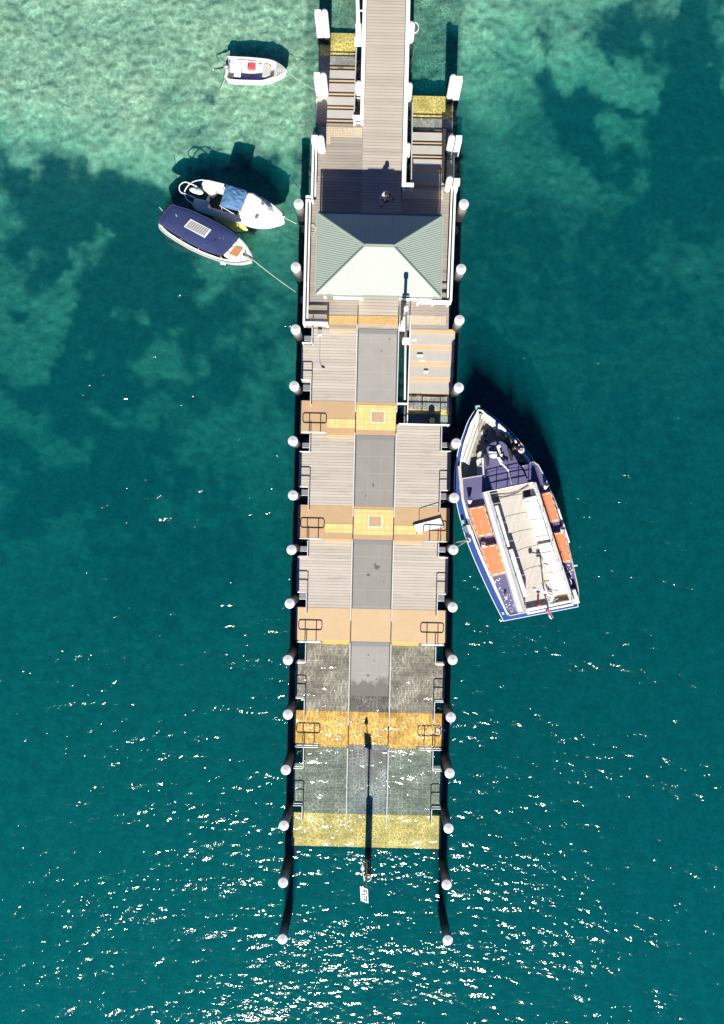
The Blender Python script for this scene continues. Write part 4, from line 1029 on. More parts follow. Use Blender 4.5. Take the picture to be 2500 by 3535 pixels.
for q in ((295,445,5),(290,432,3),(300,452,3),(700,655,3),(733,660,3),(640,600,2),(655,625,2),(560,720,2.5),(470,700,2),(180,410,2),(210,470,1.5),(330,520,1.5),(400,660,1.8),(735,640,2),(600,540,1.5)):
    cq = BZ(q[0],q[1],1.80); 
    t_ = random.random(); mb.ball(Vector((cq.x,cq.y,1.815+.0)), q[2]*.0054, 8, 4, (1,.8,.25))
mb.obj('bird_droppings', M['white'], canopy)
MB().prism(pz(BZ,[(640,682),(660,660),(668,664),(648,687)],1.845), 1.80).obj('patch', M['black_rubber'], canopy)
for x,y in ((160,510),(300,610),(470,705),(690,795),(760,755),(840,660),(640,500),(420,410),(250,370)):
    a_ = BZ(x,y,1.62); MB().tube([a_, Vector((a_.x,a_.y,.5)) + (Vector((c.x,c.y,.5))-Vector((a_.x,a_.y,.5)))*.02], .018, 8).obj('canopy_post', M['steel'], db)
hq = MB().prism(pz(BZ,[(852,730),(920,746),(862,832),(786,800)],.84), .80).obj('hatch', M['teak'], db, bevel=.01)
mb = MB()
MB().prism(pz(BZ,[(812,740),(850,728),(925,742),(922,752),(855,738),(820,760)],.83), .8).obj('anchor_locker_lid', M['grey_seat'], db)
mb = MB().tube([BZ(915,815,.88), BZ(965,832,.90), BZ(1016,858,.92)], .035, 8); mb.tube([BZ(938,770,.86), BZ(942,800,.88), BZ(928,820,.88)], .03, 8); mb.tube([BZ(990,868,.75), BZ(1005,885,.7), BZ(1000,860,.75)], .02, 6)
mb.obj('bow_sprit', paint('weathered_timber', (.28,.24,.2), .8, .3, 9), db)
for q in ((718,890),(745,892)):
    MB().lathe(BZ(q[0],q[1],.25), [(.004,-.14),(.06,-.1),(.075,0),(.06,.14),(.02,.2),(.004,.2)], 12).obj('fender', M['white'], db, smooth=True)
MB().tube([BZ(715,830,.8), BZ(730,860,.6), BZ(722,885,.4)], .012, 6).obj('fender_line', M['rope'], db)
MB().tube([BZ(175,407,1.4), BZ(140,370,2.0)], .018, 6).obj('aerial', M['rail_white'], db); MB().ball(BZ(139,369,2.02), .03, 8, 6).obj('aerial_tip', M['lime'], db)
mb = MB()
for k in range(6): mb.ball(BZ(785+10*math.cos(k*1.3), 742+14*math.sin(k*2.1), .95+.02*k), .06, 8, 6, (1.2,.8,.6))
o = mb.obj('towel', M['orange'], None, BZ(785,742,.95), smooth=True); tag(o, 'crumpled orange towel on foredeck in front of the navy canopy', 'towel')
o = MB().ball(BZ(806,732,.95), .06, 10, 6, (1.2,1,.7)).obj('cushion', M['shade_blue'], None, BZ(806,732,.95), smooth=True); tag(o, 'tiny blue cushion beside the orange towel on the day boat', 'cushion')

# ------------------------------------------------------------------ kayak between the two boats
axis = (BZ(955,580,.2) - BZ(640,436,.2)); L_ = axis.length; ax = axis.normalized(); nx_ = Vector((-ax.y, ax.x, 0)); o0 = BZ(640,436,.2)
ky = thing('kayak', BZ(760,490,0), 'lime green sit-on kayak wedged between the two moored motorboats', 'kayak')
vs_, fs_ = [], []; NS, NR_ = 16, 12
for i in range(NS+1):
    t_ = i/NS; wd = .36*(math.sin(math.pi*min(.985,max(.015,t_)))**.55)
    for k in range(NR_):
        a_ = 2*math.pi*k/NR_; zz = math.sin(a_); zc = .14 + (.14*zz if zz > 0 else .22*zz) + .05*(2*t_-1)**2
        vs_.append(o0 + ax*(L_*t_) + nx_*(wd*math.cos(a_)) + Vector((0,0,zc-.2+.04)))
for i in range(NS):
    for k in range(NR_): fs_.append((i*NR_+k, i*NR_+(k+1)%NR_, (i+1)*NR_+(k+1)%NR_, (i+1)*NR_+k))
fs_ += [list(range(NR_))[::-1], [NS*NR_+k for k in range(NR_)]]
MB().add(vs_, fs_).obj('hull', M['lime'], ky, smooth=True)
MB().prism(pz(BZ,[(840,510),(885,525),(860,575),(825,560)],.31), .2).obj('seat_well', paint('olive_plastic', (.26,.36,.06), .5), ky, bevel=.03)
MB().tube([BZ(850,505,.33), BZ(900,545,.33), BZ(850,580,.33)], .008, 6).obj('deck_cord', M['black_rubber'], ky)
MB().ball(BZ(946,577,.24), .07, 10, 6, (1.5,.6,.6)).obj('grab_handle', M['white'], ky, smooth=True)

# ------------------------------------------------------------------ ferry
c = FZ(720,1300,0)
fy = thing('ferry', c, 'blue and white passenger ferry with open upper deck moored at right', 'ferry')
outf = [(348,168),(320,190),(262,285),(225,385),(182,510),(148,680),(135,870),(152,1020),(200,1230),(260,1420),(360,1660),(480,1920),(592,2143),(900,2088),(1284,2010),(1265,1790),(1230,1590),(1180,1390),(1110,1170),(1045,1000),(990,870),(930,740),(860,630),(790,535),(700,425),(600,325),(480,225),(392,172)]
hz_ = lambda L: [FZ(x,y,.85+.55*(1-smooth(150,1000,y))) for x,y in L]
H_ = sm(hz_(outf[:13]), 3) + sm(hz_(outf[14:]), 3)
BX_, SX_ = FZ(352,160,1), FZ(940,2075,1); AX_ = (SX_-BX_).normalized()
def axd(q): w_ = q - BX_; w_.z = 0; return abs(w_.x*AX_.y - w_.y*AX_.x)
fw_ = lambda q: min(.13 + .17*(1-smooth(-1.0, 4.5, q.y)), .40*axd(q))
shell(H_, fw_, .7, -.7, .9, .12).obj('hull', M['hull_blue'], fy)
ringcap([p_-Vector((0,0,.06)) for p_ in inset(H_, -.03)], .045, .05).obj('rubbing_strake', M['white'], fy)
ringcap(inset(H_, lambda q: fw_(q)*.95), lambda q: min(.11+.10*smooth(1.5,4.5,q.y), .5*axd(q)), .20).obj('bulwark', M['white'], fy, bevel=.01)
bp_ = FZ(350,152,1.45); MB().prism(pz(FZ,[(328,135),(370,130),(376,165),(352,176),(330,168)],1.5), 1.3).obj('stem_fitting', M['patina'], fy, bevel=.01)
MB().prism(pz(FZ,[(365,222),(300,320),(245,490),(215,650),(205,830),(420,800),(620,620),(860,690),(800,600),(700,470),(600,370),(480,275)],1.12), .72).obj('foredeck', planks('foredeck_boards', (.22,.20,.17), (.46,.43,.38), .13, R(20)+R(90), .1, .4), fy)
MB().prism(pz(FZ,[(366,205),(345,455),(303,545),(270,690),(216,655),(228,500),(285,310),(338,215)],1.42), 1.13).obj('bench', M['cream_wood'], fy, bevel=.01)
MB().prism(pz(FZ,[(376,205),(505,290),(640,400),(700,480),(668,490),(560,405),(460,312),(386,245)],1.42), 1.13).obj('bench', M['cream_wood'], fy, bevel=.01)
for q, w_ in (((312,300),(20,30)),):
    MB().prism(pz(FZ,[(308,275),(335,278),(322,335),(285,332)],1.435), 1.423).obj('grating', M['brown'], fy)
mv = MB().lathe(FZ(405,385,1.122), [(.14,0),(.13,.12),(.11,.16),(.06,.18)], 16).obj('mooring_bitt', M['white'], fy, smooth=True)
for q in ((425,372),(418,412),(428,470)):
    MB().lathe(FZ(q[0],q[1],1.122), [(.07 if q[1]>380 else .09,0),(.07,.03 if q[1]>380 else .22),(.03,.04 if q[1]>380 else .24)], 14).obj('deck_fitting', M['black_rubber'], fy, smooth=True)
# lower cabin and its violet-blue roof
RF = [(205,818),(395,788),(420,800),(755,705),(868,662),(912,690),(955,770),(1010,885),(1075,1040),(1130,1200),(1190,1420),(1240,1640),(1268,1760),(1285,1850),(1287,1960),(650,2093),(622,2060),(510,1800),(420,1570),(330,1340),(262,1165),(218,1005)]
Rr = [FZ(x,y,1.85) for x,y in RF]
loft([Vector((p_.x,p_.y,1.78)) for p_ in inset(Rr, .06)], [Vector((p_.x,p_.y,.705)) for p_ in inset(Rr, .10)]).obj('cabin', M['white'], fy)
MB().prism(Rr, 1.785).obj('cabin_roof', M['purple'], fy)
ringcap(inset(Rr, -.03), .05, .045).obj('roof_coaming', M['grey_seat'], fy)
mb = MB()
for a_, b_ in (((135,900),(190,1240)),((205,1290),(300,1560)),((320,1600),(420,1800)),((430,1830),(560,2060))):
    pass
for (xa,ya),(xb,yb) in (((175,900),(195,1080)),((230,1230),(300,1430)),((330,1500),(430,1720)),((450,1760),(560,1980))):
    A_, B_ = FZ(xa+28,ya,1.35), FZ(xb+28,yb,1.35)
WR = refine([FZ(x,y,2.05) for x,y in [(405,590),(430,530),(468,487),(525,464),(582,470),(630,514),(700,620),(765,730),(805,810),(820,855),(432,928),(408,790)]], 1)
loft([Vector((p_.x,p_.y,1.98)) for p_ in inset(WR, .05)], [Vector((p_.x,p_.y,1.0)) for p_ in inset(WR, .07)]).obj('wheelhouse', M['white'], fy)
wr = MB().prism(WR, 1.985).obj('wheelhouse_roof', M['purple'], fy, bevel=.015)
ringcap([p_-Vector((0,0,.45)) for p_ in inset(WR, .035)], .02, .3).obj('wheelhouse_window', M['black_glass'], fy)
MB().prism(pz(FZ,[(345,580),(405,540),(400,800),(350,800)],1.45), 1.125).obj('entry_step', M['grey_seat'], fy, bevel=.02)
MB().prism(pz(FZ,[(392,622),(403,622),(412,780),(400,782)],2.0), 1.13).obj('side_frame', M['white'], fy)
mb = MB()
for dy in (0,1): mb.tube([FZ(340+10*dy,645+62*dy,1.5), FZ(396,630+62*dy,1.55)], .022, 6)
mb.tube([FZ(352,643,1.5), FZ(362,708,1.5)], .022, 6); mb.tube([FZ(340,652,1.5), FZ(350,700,1.5)], .022, 6); mb.obj('ladder', M['white'], fy)
MB().ball(FZ(376,572,1.55), .07, 12, 8, (1,1,.5)).obj('deck_light', M['white'], fy, smooth=True)
# gear on the wheelhouse roof
for q in (((412,585),(432,582),(462,690),(440,698)), ((632,540),(648,535),(684,645),(664,652))):
    mb = MB().prism(pz(FZ,q,2.28), 2.07); mb.obj('roof_locker', M['dark'], fy, bevel=.01)
wl = MB().ball(FZ(500,600,2.25), .16, 16, 10, (1.4,.9,.7)).obj('windlass', M['white'], fy, smooth=True)
mb = MB().tube([FZ(452,566,2.3), FZ(525,572,2.3)], .03, 8); mb.tube([FZ(462,575,2.2), FZ(480,600,2.2)], .05, 8); mb.obj('drum_bar', M['white'], wl)
mb = MB().tube([FZ(530,515,2.25), FZ(560,600,2.25)], .025, 8); mb.tube([FZ(543,512,2.25), FZ(568,595,2.25)], .02, 8); mb.lathe(FZ(536,520,2.06), [(.06,0),(.06,.38),(.09,.42),(.08,.52),(.03,.55)], 12); mb.box(FZ(563,600,2.2).x-.08,FZ(563,600,2.2).x+.08,FZ(563,600,2.2).y-.06,FZ(563,600,2.2).y+.06,2.07,2.3)
mb.obj('searchlight', M['white'], fy, smooth=True)
mb = MB().hexa(pz(FZ,[(528,622),(556,615),(585,670),(560,690)],2.07), pz(FZ,[(530,620),(553,615),(592,672),(568,690)],2.42)); mb.tube([FZ(570,670,2.4), FZ(600,700,2.45), FZ(634,736,2.5)], .055, 10, r1=.04); mb.ball(FZ(632,735,2.5), .07, 10, 6)
mb.obj('davit', M['white'], fy)
MB().tube([FZ(634,738,2.5), FZ(668,880,2.3)], .010, 6).obj('davit_line', M['rope'], fy)
for q in ((576,588,.07),(585,648,.05),(553,690,.05)):
    MB().lathe(FZ(q[0]+10,q[1],2.055), [(.05,0),(.05,.06),(.02,.07)], 10).obj('roof_fitting', M['black_rubber'], fy)
# open upper deck
UD = [(432,942),(860,852),(1232,1968),(806,2062)]
U_ = [FZ(x,y,1.98) for x,y in UD]
ud = MB().prism(U_, 1.853).obj('upper_deck', M['ferry_deck'], fy)
def wall(q, z0, z1, name, mat=None, bevel=.015): return MB().prism(pz(FZ, q, z1), z0).obj(name, mat or M['white'], fy, bevel=bevel)
wall([(404,942),(457,932),(812,2048),(729,2066)], 1.86, 2.60, 'side_wall')
wall([(896,960),(912,955),(1262,1980),(1250,1984)], 1.856, 2.0, 'side_ledge', None, .01)
wall([(431,938),(457,933),(812,2049),(770,2061)], 2.602, 2.66, 'wall_capping', paint('grey_capping', (.40,.40,.39), .5, .08))
wall([(864,850),(890,845),(1250,1965),(1222,1972)], 1.86, 2.45, 'side_wall')
wall([(872,852),(896,850),(1256,1975),(1232,1985)], 2.452, 2.52, 'wall_capping', paint('pale_capping', (.50,.50,.48), .5, .08))
for z0_, q in ((2.0,[(488,1075),(540,1064),(652,1448),(610,1460)]), (2.0,[(626,1484),(678,1472),(818,1912),(768,1926)])):
    wall(q, 1.985, 2.60, 'bench', M['white'], .02)
for q in ([(775,1008),(893,976),(1020,1380),(905,1402)], [(915,1432),(1030,1408),(1190,1886),(1062,1905)]):
    wall(q, 1.985, 2.30, 'bench', M['white'], .02)
wall([(806,2062),(800,2030),(1218,1950),(1232,1968)], 1.986, 2.22, 'stern_bench', M['white'], .02)
wall([(815,2085),(812,2066),(1240,1980),(1245,1998)], 1.86, 2.235, 'stern_wall')
wall([(1200,1862),(1262,1845),(1306,1975),(1245,1990)], 1.86, 2.25, 'stern_locker', None, .04)
MB().prism(pz(FZ,[(1222,1885),(1236,1882),(1258,1940),(1244,1945)],2.262), 2.252).obj('locker_hatch', M['grey_metal'], fy)
MB().prism(pz(FZ,[(1092,1898),(1196,1876),(1214,1938),(1060,1962),(1082,1930)],2.0), 1.985).obj('companion_hatch', M['brown'], fy)
MB().prism(pz(FZ,[(778,932),(838,918),(850,985),(790,1000)],2.0), 1.984).obj('deck_grating', M['dark'], fy)
MB().prism(pz(FZ,[(470,1000),(540,985),(556,1025),(490,1045)],1.998), 1.984).obj('deck_grating', paint('grey_grating', (.16,.16,.15), .8, .3, 20), fy)
# front rail of the upper deck, hoops across, stern ladder
mb = MB(); A_, B_ = FZ(440,938,2.9), FZ(858,850,2.9)
for z_ in (2.06, 2.36, 2.62, 2.90): mb.tube([Vector((A_.x,A_.y,z_)), Vector((B_.x,B_.y,z_))], .020, 8)
for k in range(5): p_ = A_.lerp(B_, k/4); mb.tube([Vector((p_.x,p_.y,1.99)), Vector((p_.x,p_.y,2.9))], .022, 8)
mb.obj('front_rail', M['rail_white'], fy, smooth=True)
for (x0,y0),(x1,y1) in (((455,960),(880,905)),((482,1055),(905,975)),((540,1235),(940,1165)),((610,1405),(1000,1335)),((675,1560),(1050,1495)),((735,1722),(1105,1640)),((800,1905),(1160,1835))):
    a_, b_ = FZ(x0,y0,2.86), FZ(x1,y1,2.86); m1 = a_.lerp(b_,.5); m1.z = 2.93
    q = sm([Vector((a_.x,a_.y,2.50)), a_, m1, b_, Vector((b_.x,b_.y,2.50))], 4)
    MB().tube(q, .009, 6).obj('awning_hoop', M['rail_white'], fy, smooth=True)
for s_, pts in enumerate(([(446,934,2.9),(620,1490,2.9),(792,2030,2.9)], [(884,858,2.9),(1070,1420,2.9),(1240,1955,2.9)])):
    mb = MB().tube([FZ(*p_) for p_ in pts], .012, 8)
    for k in range(5):
        p_ = FZ(*pts[0]).lerp(FZ(*pts[2]), k/4); mb.tube([Vector((p_.x,p_.y,2.5)), p_], .016, 6)
    mb.obj('side_rail', M['rail_white'], fy, smooth=True)
ldr = MB()
for k in range(6):
    ldr.prism(pz(FZ,[(998+17*k,1905-7*k),(1008+17*k,1902-7*k),(1028+12*k,1972-8*k),(1018+12*k,1975-8*k)],2.12-.10*k+.25), 2.08-.10*k+.25)
ldr.tube([FZ(988,1905,2.5), FZ(1105,1858,2.3)], .018, 6); ldr.tube([FZ(1015,1985,2.5), FZ(1100,1932,2.3)], .018, 6); ldr.tube([FZ(988,1905,2.5), FZ(1015,1985,2.5)], .018, 6)
ldr.obj('stern_stairs', M['white'], fy)
mb = MB().tube([FZ(966,1850,2.0), FZ(972,1868,3.6)], .035, 8); p_ = FZ(972,1866,3.3); mb.tube([p_+Vector((-.5,.1,0)), p_+Vector((.35,-.07,0))], .02, 8); mb.ball(p_+Vector((-.5,.1,.05)), .10, 10, 6); mb.prism([p_+Vector((x,y,.1)) for x,y in ((-.2,-.12),(.1,-.12),(.1,.12),(-.2,.12))], p_.z-.02)
mb.tube([FZ(985,1885,2.9), FZ(940,1780,2.55)], .012, 6)
mb.obj('mast', M['rail_white'], fy, smooth=True)
MB().lathe(FZ(912,1985,2.0), [(.05,0),(.05,.4),(.09,.45),(.04,.52)], 10).obj('fire_hose_reel', M['red'], fy)
# ventilators
for q in ((270,1030,.55),(395,1442,.5),(973,895,.55),(1127,1300,.5),(605,1918,.3)):
    b_ = FZ(q[0],q[1],1.852); s_ = q[2]
    k_ = s_/.66
    mb = MB().lathe(b_, [(.10*k_,0),(.085*k_,.05),(.08*k_,.30*k_),(.02,.32*k_)], 14)
    mb.lathe(b_+Vector((0,-.10*k_,.26*k_)), [(.07*k_,0),(.10*k_,.12*k_),(.165*k_,.34*k_),(.175*k_,.36*k_),(.12*k_,.37*k_)], 16, (0,.72,.70))
    v_ = mb.obj('ventilator', M['white'], fy, smooth=True)
MB().tube([FZ(205,1205,1.0), FZ(212,1240,1.0)], .09, 10).obj('fender', M['patina'], fy)
MB().prism(pz(FZ,[(214,1262),(240,1258),(270,1350),(240,1372)],.93), .86).obj('faded_panel', M['shade_blue'], fy)
MB().prism(pz(FZ,[(572,2060),(594,2062),(600,2085),(578,2088)],.9), .86).obj('stern_fitting', M['patina'], fy)
MB().prism(pz(FZ,[(245,1250),(282,1252),(300,1330),(278,1340),(262,1300)],1.3), .86).obj('boarding_gate', paint('cream_gate', (.6,.52,.4), .6, .2, 9), fy)
wall([(165,700),(200,690),(232,1010),(200,1020)], .9, 1.22, 'side_seat', paint('bleached_timber', (.58,.5,.42), .7, .15, 6))
for (x0,y0),(x1,y1),zz in (((1100,1095),(1205,1415),1.9),):
    MB().tube([FZ(x0,y0,zz), FZ(x1,y1,zz)], .05, 8).obj('side_pole', M['white'], fy, smooth=True)
MB().tube([FZ(1240,1628,1.7), FZ(1280,1624,1.75)], .04, 8).obj('boarding_step', M['white'], fy)
mb = MB()
for k in range(3): mb.tube([FZ(1190+18*math.cos(t_)+8*k, 1770+28*math.sin(t_)+18*k-20, 1.9+.08*k) for t_ in np.linspace(0,6.28,14)[:-1]], .02, 6, True)
mb.obj('hoop_frame', M['rail_white'], fy, smooth=True)
mb = MB()
rnd = random.Random(3)
for (x0,x1,y0,y1,n_) in ((500,575,1740,1800,12),(520,600,1800,1900,10),(600,690,1880,2040,26),(1150,1240,1640,1800,22),(1160,1240,1590,1640,6),(640,720,2000,2070,6)):
    for k in range(n_):
        q = FZ(rnd.uniform(x0,x1), rnd.uniform(y0,y1), 1.853); s_ = rnd.uniform(.012,.045)
        mb.prism([q+Vector((s_*math.cos(a_)*rnd.uniform(.6,1.2), s_*math.sin(a_)*rnd.uniform(.5,1), .0015)) for a_ in (0,1.1,2.2,3.3,4.4,5.4)], 1.851)
mb.obj('paint_chips', M['white'], fy)
mb = MB()
for q in ([(462,965),(540,965),(640,960),(740,930),(820,875)], [(465,958),(510,985),(590,992),(690,965),(760,925),(830,885)]):
    mb.tube(sm([FZ(x,y,2.02) for x,y in q]), .014, 6)
o = mb.obj('rope', paint('dark_rope', (.12,.10,.08), .9), None, FZ(640,960,2.0), smooth=True); tag(o, 'two slack dark ropes lying across the front of the ferry upper deck', 'rope')
# ensign
st = thing('ensign', FZ(1003,2012,2.3), 'furled red and white ensign on a staff at the ferry stern', 'flag')
MB().tube([FZ(1000,2005,2.3), FZ(1052,2112,2.75)], .022, 8).obj('staff', M['white'], st)
mb = MB(); pts = [FZ(992,2040,2.55), FZ(1008,2060,2.45), FZ(1016,2090,2.3), FZ(1030,2115,2.15), FZ(1042,2125,2.1)]
MB().tube(sm(pts[:3]), .06, 8, r1=.045).obj('red_cloth', M['red'], st, smooth=True); MB().tube(sm(pts[2:]), .045, 8, r1=.02).obj('white_cloth', M['pale_cloth'], st, smooth=True)

# life rafts on the cabin roof
RAFT = {'fore port': [(265,1092),(410,1066),(494,1336),(350,1360)], 'aft port': [(376,1452),(525,1425),(620,1692),(478,1726)],
        'fore starboard': [(912,966),(1030,936),(1114,1205),(1004,1230)], 'aft starboard': [(1036,1326),(1160,1310),(1226,1590),(1120,1600)]}
RL = {'fore port': 'orange life raft nearest the bow on the wharf side of the ferry roof', 'aft port': 'orange life raft nearest the stern on the wharf side of the ferry roof',
      'fore starboard': 'orange life raft nearest the bow on the seaward side of the ferry roof', 'aft starboard': 'orange life raft nearest the stern on the seaward side of the ferry roof'}
webm = paint('white_webbing', (.8,.72,.66), .8, .1); prt = paint('grey_print', (.33,.30,.29), .7, .5, 30)
flk = paint('bleached_fleck', (.92,.62,.42), .7)
for nm_, q in RAFT.items():
    zt_ = 2.14; T_ = pz(FZ, q, zt_); ce = sum(T_, Vector())/4
    r = thing('life_raft', (ce.x, ce.y, 1.86), RL[nm_], 'life raft', 'orange life rafts on the ferry roof')
    MB().prism(T_, 1.865).obj('float', M['orange'], r, bevel=.035)
    mb = MB()
    for i in range(4):
        a_, b_ = T_[i], T_[(i+1)%4]; L2 = (b_-a_).length; m = max(2, round(L2/.42))
        for k in range(m):
            s0, s1 = (k+.12)/m, (k+.72)/m
            if i in (0,2): s0, s1 = s0, s1+.1/m
            p0, p1 = a_.lerp(b_,s0), a_.lerp(b_,s1); i0, i1 = p0.lerp(ce,.10), p1.lerp(ce,.10); up = Vector((0,0,.003)); p0 = p0.lerp(ce,.035); p1 = p1.lerp(ce,.035)
            mb.hexa([x+up*.2 for x in (p0,p1,i1,i0)], [x+up*2 for x in (p0,p1,i1,i0)])
    mb.obj('webbing', webm, r)
    lp = []
    for i in range(4):
        a_, b_ = inset(T_, -.03)[i], inset(T_, -.03)[(i+1)%4]
        for k in range(7): p_ = a_.lerp(b_, k/7); lp.append(Vector((p_.x,p_.y,2.05-.05*abs(math.sin(k*math.pi/2)))))
    MB().tube(lp, .014, 6, True).obj('grab_line', M['rope'], r)
    mb = MB(); ex = (T_[1]-T_[0]).normalized(); ey = (T_[3]-T_[0]).normalized()
    for i in range(5):
        for k in range(3):
            if rnd.random() < .8:
                p_ = ce + ex*(.07*(k-1)) + ey*(.06*(i-2)); s_ = .024
                mb.hexa([p_+ex*x*s_+ey*y*s_*.7+Vector((0,0,.0005)) for x,y in ((-1,-1),(1,-1),(1,1),(-1,1))], [p_+ex*x*s_+ey*y*s_*.7+Vector((0,0,.003)) for x,y in ((-1,-1),(1,-1),(1,1),(-1,1))])
    mb.obj('printed_mark', prt, r)
    mb = MB()
    for k in range(16):
        p_ = T_[0].lerp(T_[1], rnd.uniform(.2,.8)); p2_ = T_[3].lerp(T_[2], rnd.uniform(.2,.8)); p_ = p_.lerp(p2_, rnd.uniform(.12,.88)); s_ = rnd.uniform(.01,.032)
        mb.prism([p_+Vector((s_*math.cos(a_)*rnd.uniform(.5,1.2), s_*math.sin(a_)*rnd.uniform(.5,1), .003)) for a_ in (0,1.2,2.4,3.6,4.9)], zt_+.0005)
    mb.obj('fleck', flk, r)

# ------------------------------------------------------------------ mooring lines
def line(pts, label, r_=.014, sag=0.0):
    pts = [Vector(p_) for p_ in pts]
    if len(pts) == 2 and sag:
        a_, b_ = pts; pts = [a_.lerp(b_, k/12) - Vector((0,0,sag*4*(k/12)*(1-k/12))) for k in range(13)]
    o_ = MB().tube(pts, r_, 6).obj('mooring_line', M['rope'], None, pts[0], smooth=True); tag(o_, label, 'rope', 'mooring lines')
line([DZ(1178,474,.56), P(1092,312,1.3)], 'pale rope from the dinghy bow to a white timber pile pair', .013, .12)
line([DZ(312,585,.45), DZ(270,680,.15), DZ(230,765,-.5)], 'pale rope from the dinghy stern down into clear water', .011)
line([BZ(1310,465,.86), P(1048,783,.6)], 'rope from the bow of the white cabin boat to the wharf', .017, .06)
line([BZ(1016,862,.92), P(1028,1012,.6)], 'long rope from the navy canopy boat to the wharf edge', .016, .25)
e1 = PILES['right', 6]
line([FZ(262,1390,1.1), FZ(150,1410,1.5), Vector((e1.x-.24, e1.y+.05, 1.9))], 'longer of two ropes from the ferry side around a wharf pile', .018)
line([FZ(262,1390,1.1), Vector((e1.x+.22, e1.y+.14, 1.9))], 'shorter of two ropes from the ferry side to a wharf pile', .018)
c_ = FZ(262,1390,1.08); o = MB().tube([c_+Vector((.1*math.cos(t_), .1*math.sin(t_), .04*math.sin(2*t_))) for t_ in np.linspace(0,6.28,14)[:-1]], .03, 6, True).obj('rope_knot', M['rope'], None, c_, smooth=True); tag(o, 'white rope knot on the ferry gunwale facing the wharf', 'rope')

# ------------------------------------------------------------------ people
def skin(name, pts, edges, mat, parent, root=0, sub=2):
    o0_ = Vector(parent['_o']); me_ = bpy.data.meshes.new(name)
    me_.from_pydata([tuple(Vector(p_[0])-o0_) for p_ in pts], edges, []); me_.materials.append(mat)
    o_ = bpy.data.objects.new(name, me_); COL.objects.link(o_); o_.parent = parent
    s_ = o_.modifiers.new('skin','SKIN'); s_.use_smooth_shade = True
    for i, p_ in enumerate(pts):
        rr = p_[1] if isinstance(p_[1], tuple) else (p_[1], p_[1])
        me_.skin_vertices[0].data[i].radius = rr; me_.skin_vertices[0].data[i].use_root = (i == root)
    m_ = o_.modifiers.new('sub','SUBSURF'); m_.levels = m_.render_levels = sub
    o_['_o'] = tuple(o0_); return o_
def hand_pts(w_, d, up, side, base_i, pts, edges):
    """palm and five bent fingers growing from wrist w_ along d"""
    pal = len(pts); pts.append((w_+d*.05, (.036,.018))); edges.append((base_i, pal))
    for k, (off, ln) in enumerate(((-.030,.062),(-.010,.072),(.010,.068),(.030,.054))):
        b_ = w_+d*.088+side*off; i0 = len(pts)
        pts += [(b_, .010), (b_+d*ln*.5-up*.008, .009), (b_+d*ln*.85-up*.03, .008)]; edges += [(pal,i0),(i0,i0+1),(i0+1,i0+2)]
    b_ = w_+d*.035+side*-.042; i0 = len(pts)
    pts += [(b_, .011), (b_+d*.035-side*.012-up*.01, .009)]; edges += [(pal,i0),(i0,i0+1)]
